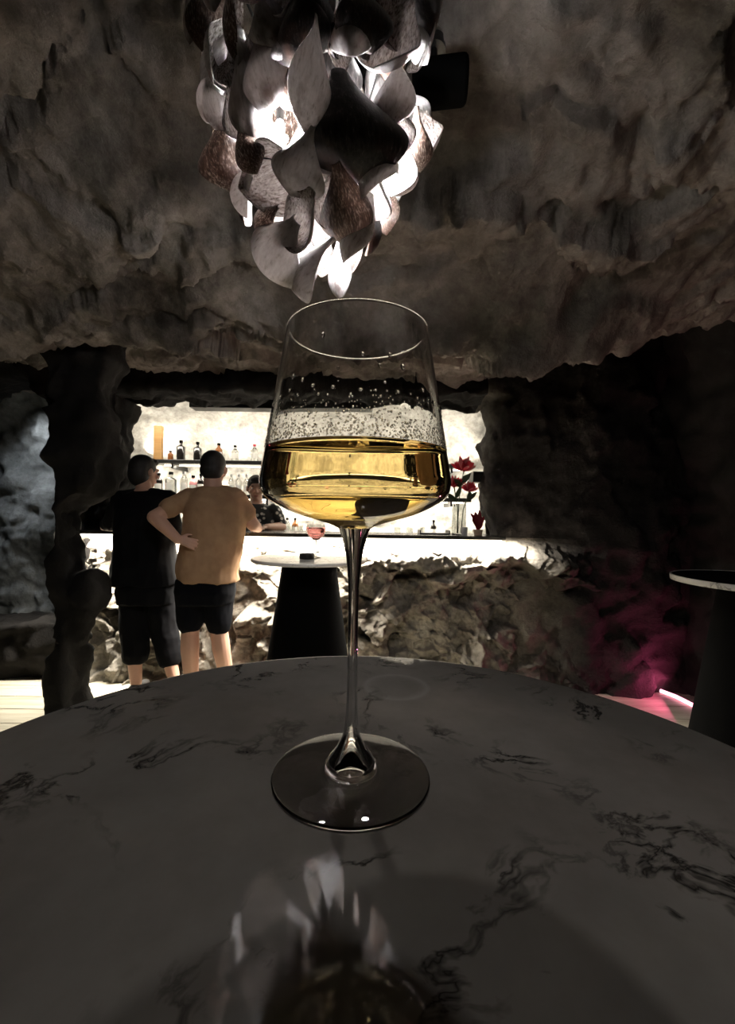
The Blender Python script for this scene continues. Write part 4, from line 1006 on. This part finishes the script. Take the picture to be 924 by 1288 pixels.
fin('hair', hair(T, R, .97, .025), .006, 3, 'hair_black', wom, base)
face_bits(T, R, .96, wom, base)
mb = MB()
mb.loft([(hips + V3(-.01, 0, -.03), .235, .165), (hips + V3(-.01, 0, .06), .225, .160), (waist, .205, .145), (chest + V3(0, 0, -.05), .198, .140), (chest + V3(0, 0, .08), .195, .135), (neck + V3(0, 0, -.055), .15, .098), (neck + V3(0, 0, -.015), .078, .070)])
for a_, e_, w_ in ((shL, elL, wrL), (shR, elR, wrR)):
    mb.caps(neck + V3(0, 0, -.045), .056, a_, .058); mb.caps(a_, .060, e_, .060); mb.caps(e_, .062, e_.lerp(w_, .45), .052)
fin('top', mb, .010, 4, 'black_cloth', wom, base, .006, 7)
mb = MB()
mb.loft([(hips + V3(0, 0, -.16), .19, .145), (hips + V3(0, 0, -.06), .20, .15), (hips + V3(0, 0, .03), .195, .14)])
for h_, k_, a_ in ((hipL, kneeL, ankL), (hipR, kneeR, ankR)):
    hem = k_.lerp(a_, .42 if h_ is hipL else .44)
    mb.caps(h_, .10, k_, .094); mb.caps(k_, .094, hem, .090)
fin('trousers', mb, .010, 4, 'black_cloth', wom, base, .006, 8)
shoes(ankL, (-.1, 1, 0), 'shoe_dark', wom, base, .02); shoes(ankR, (.55, .85, 0), 'shoe_dark', wom, base, .02)

# --- bartender facing the room behind the bar
YT = 4.05
hd_c = at(322, 614, YT); X0 = hd_c.x; zt_ = hd_c.z
neck = V3(X0, YT, zt_ - .135); base = (X0, YT, 0); hips = V3(X0, YT, .92); waist = V3(X0, YT, 1.08); chest = V3(X0, YT, zt_ - .36)
shL = V3(X0 - .17, YT, zt_ - .215); shR = V3(X0 + .17, YT, zt_ - .215); elL = V3(X0 - .25, YT - .02, 1.18); elR = V3(X0 + .25, YT - .02, 1.18)
wrL = V3(X0 - .15, YT - .27, 1.183); wrR = V3(X0 + .16, YT - .27, 1.183)
mb = MB(); T, R = head(mb, hd_c, math.pi + .25, -.12)
mb.caps(hd_c + V3(0, .01, -.07), .054, neck + V3(0, 0, -.04), .060)
mb.loft([(hips + V3(0, 0, -.06), .165, .115), (waist, .165, .115), (chest, .185, .12), (chest + V3(0, 0, .1), .19, .115), (neck + V3(0, 0, -.06), .14, .085), (neck + V3(0, 0, -.01), .07, .06)])
for a_, e_, w_ in ((shL, elL, wrL), (shR, elR, wrR)):
    mb.caps(a_, .058, e_, .044); mb.caps(e_, .044, w_, .028)
hand(mb, wrL, V3(.4, -1, -.12), V3(0, 0, 1), .9, .2, -1); hand(mb, wrR, V3(-.4, -1, -.12), V3(0, 0, 1), .9, .2, 1)
leg(mb, (X0 - .09, YT, .85), (X0 - .10, YT - .01, .48), (X0 - .10, YT, .09), (-.1, -1, 0)); leg(mb, (X0 + .09, YT, .85), (X0 + .10, YT - .01, .48), (X0 + .10, YT, .09), (.1, -1, 0))
brt = fin('person', mb, .0065, 3, 'skin_tan', None, base); brt.location = base
tag(brt, 'person with short black hair in a patterned shirt standing behind the bar', 'person')
fin('hair', hair(T, R, 1.0), .006, 3, 'hair_black', brt, base); face_bits(T, R, 1.0, brt, base)
mb = MB()
mb.loft([(hips + V3(0, 0, -.02), .185, .135), (waist, .182, .132), (chest, .20, .136), (chest + V3(0, 0, .1), .205, .13), (neck + V3(0, 0, -.055), .155, .098), (neck + V3(0, 0, -.01), .08, .074)])
for a_, e_ in ((shL, elL), (shR, elR)): mb.caps(a_, .074, a_.lerp(e_, .7), .064)
fin('shirt', mb, .010, 4, 'pattern_cloth', brt, base, .005, 12)
mb = MB()
mb.loft([((X0, YT, .78), .185, .135), ((X0, YT, .94), .18, .13)])
for s_ in (-1, 1): mb.caps((X0 + s_ * .09, YT, .84), .105, (X0 + s_ * .10, YT - .01, .48), .080); mb.caps((X0 + s_ * .10, YT - .01, .48), .080, (X0 + s_ * .10, YT, .12), .068)
fin('trousers', mb, .010, 4, 'black_cloth', brt, base, .005, 13)
for s_ in (-1, 1): shoes((X0 + s_ * .10, YT, .09), (s_ * .1, -1, 0), 'shoe_dark', brt, base)
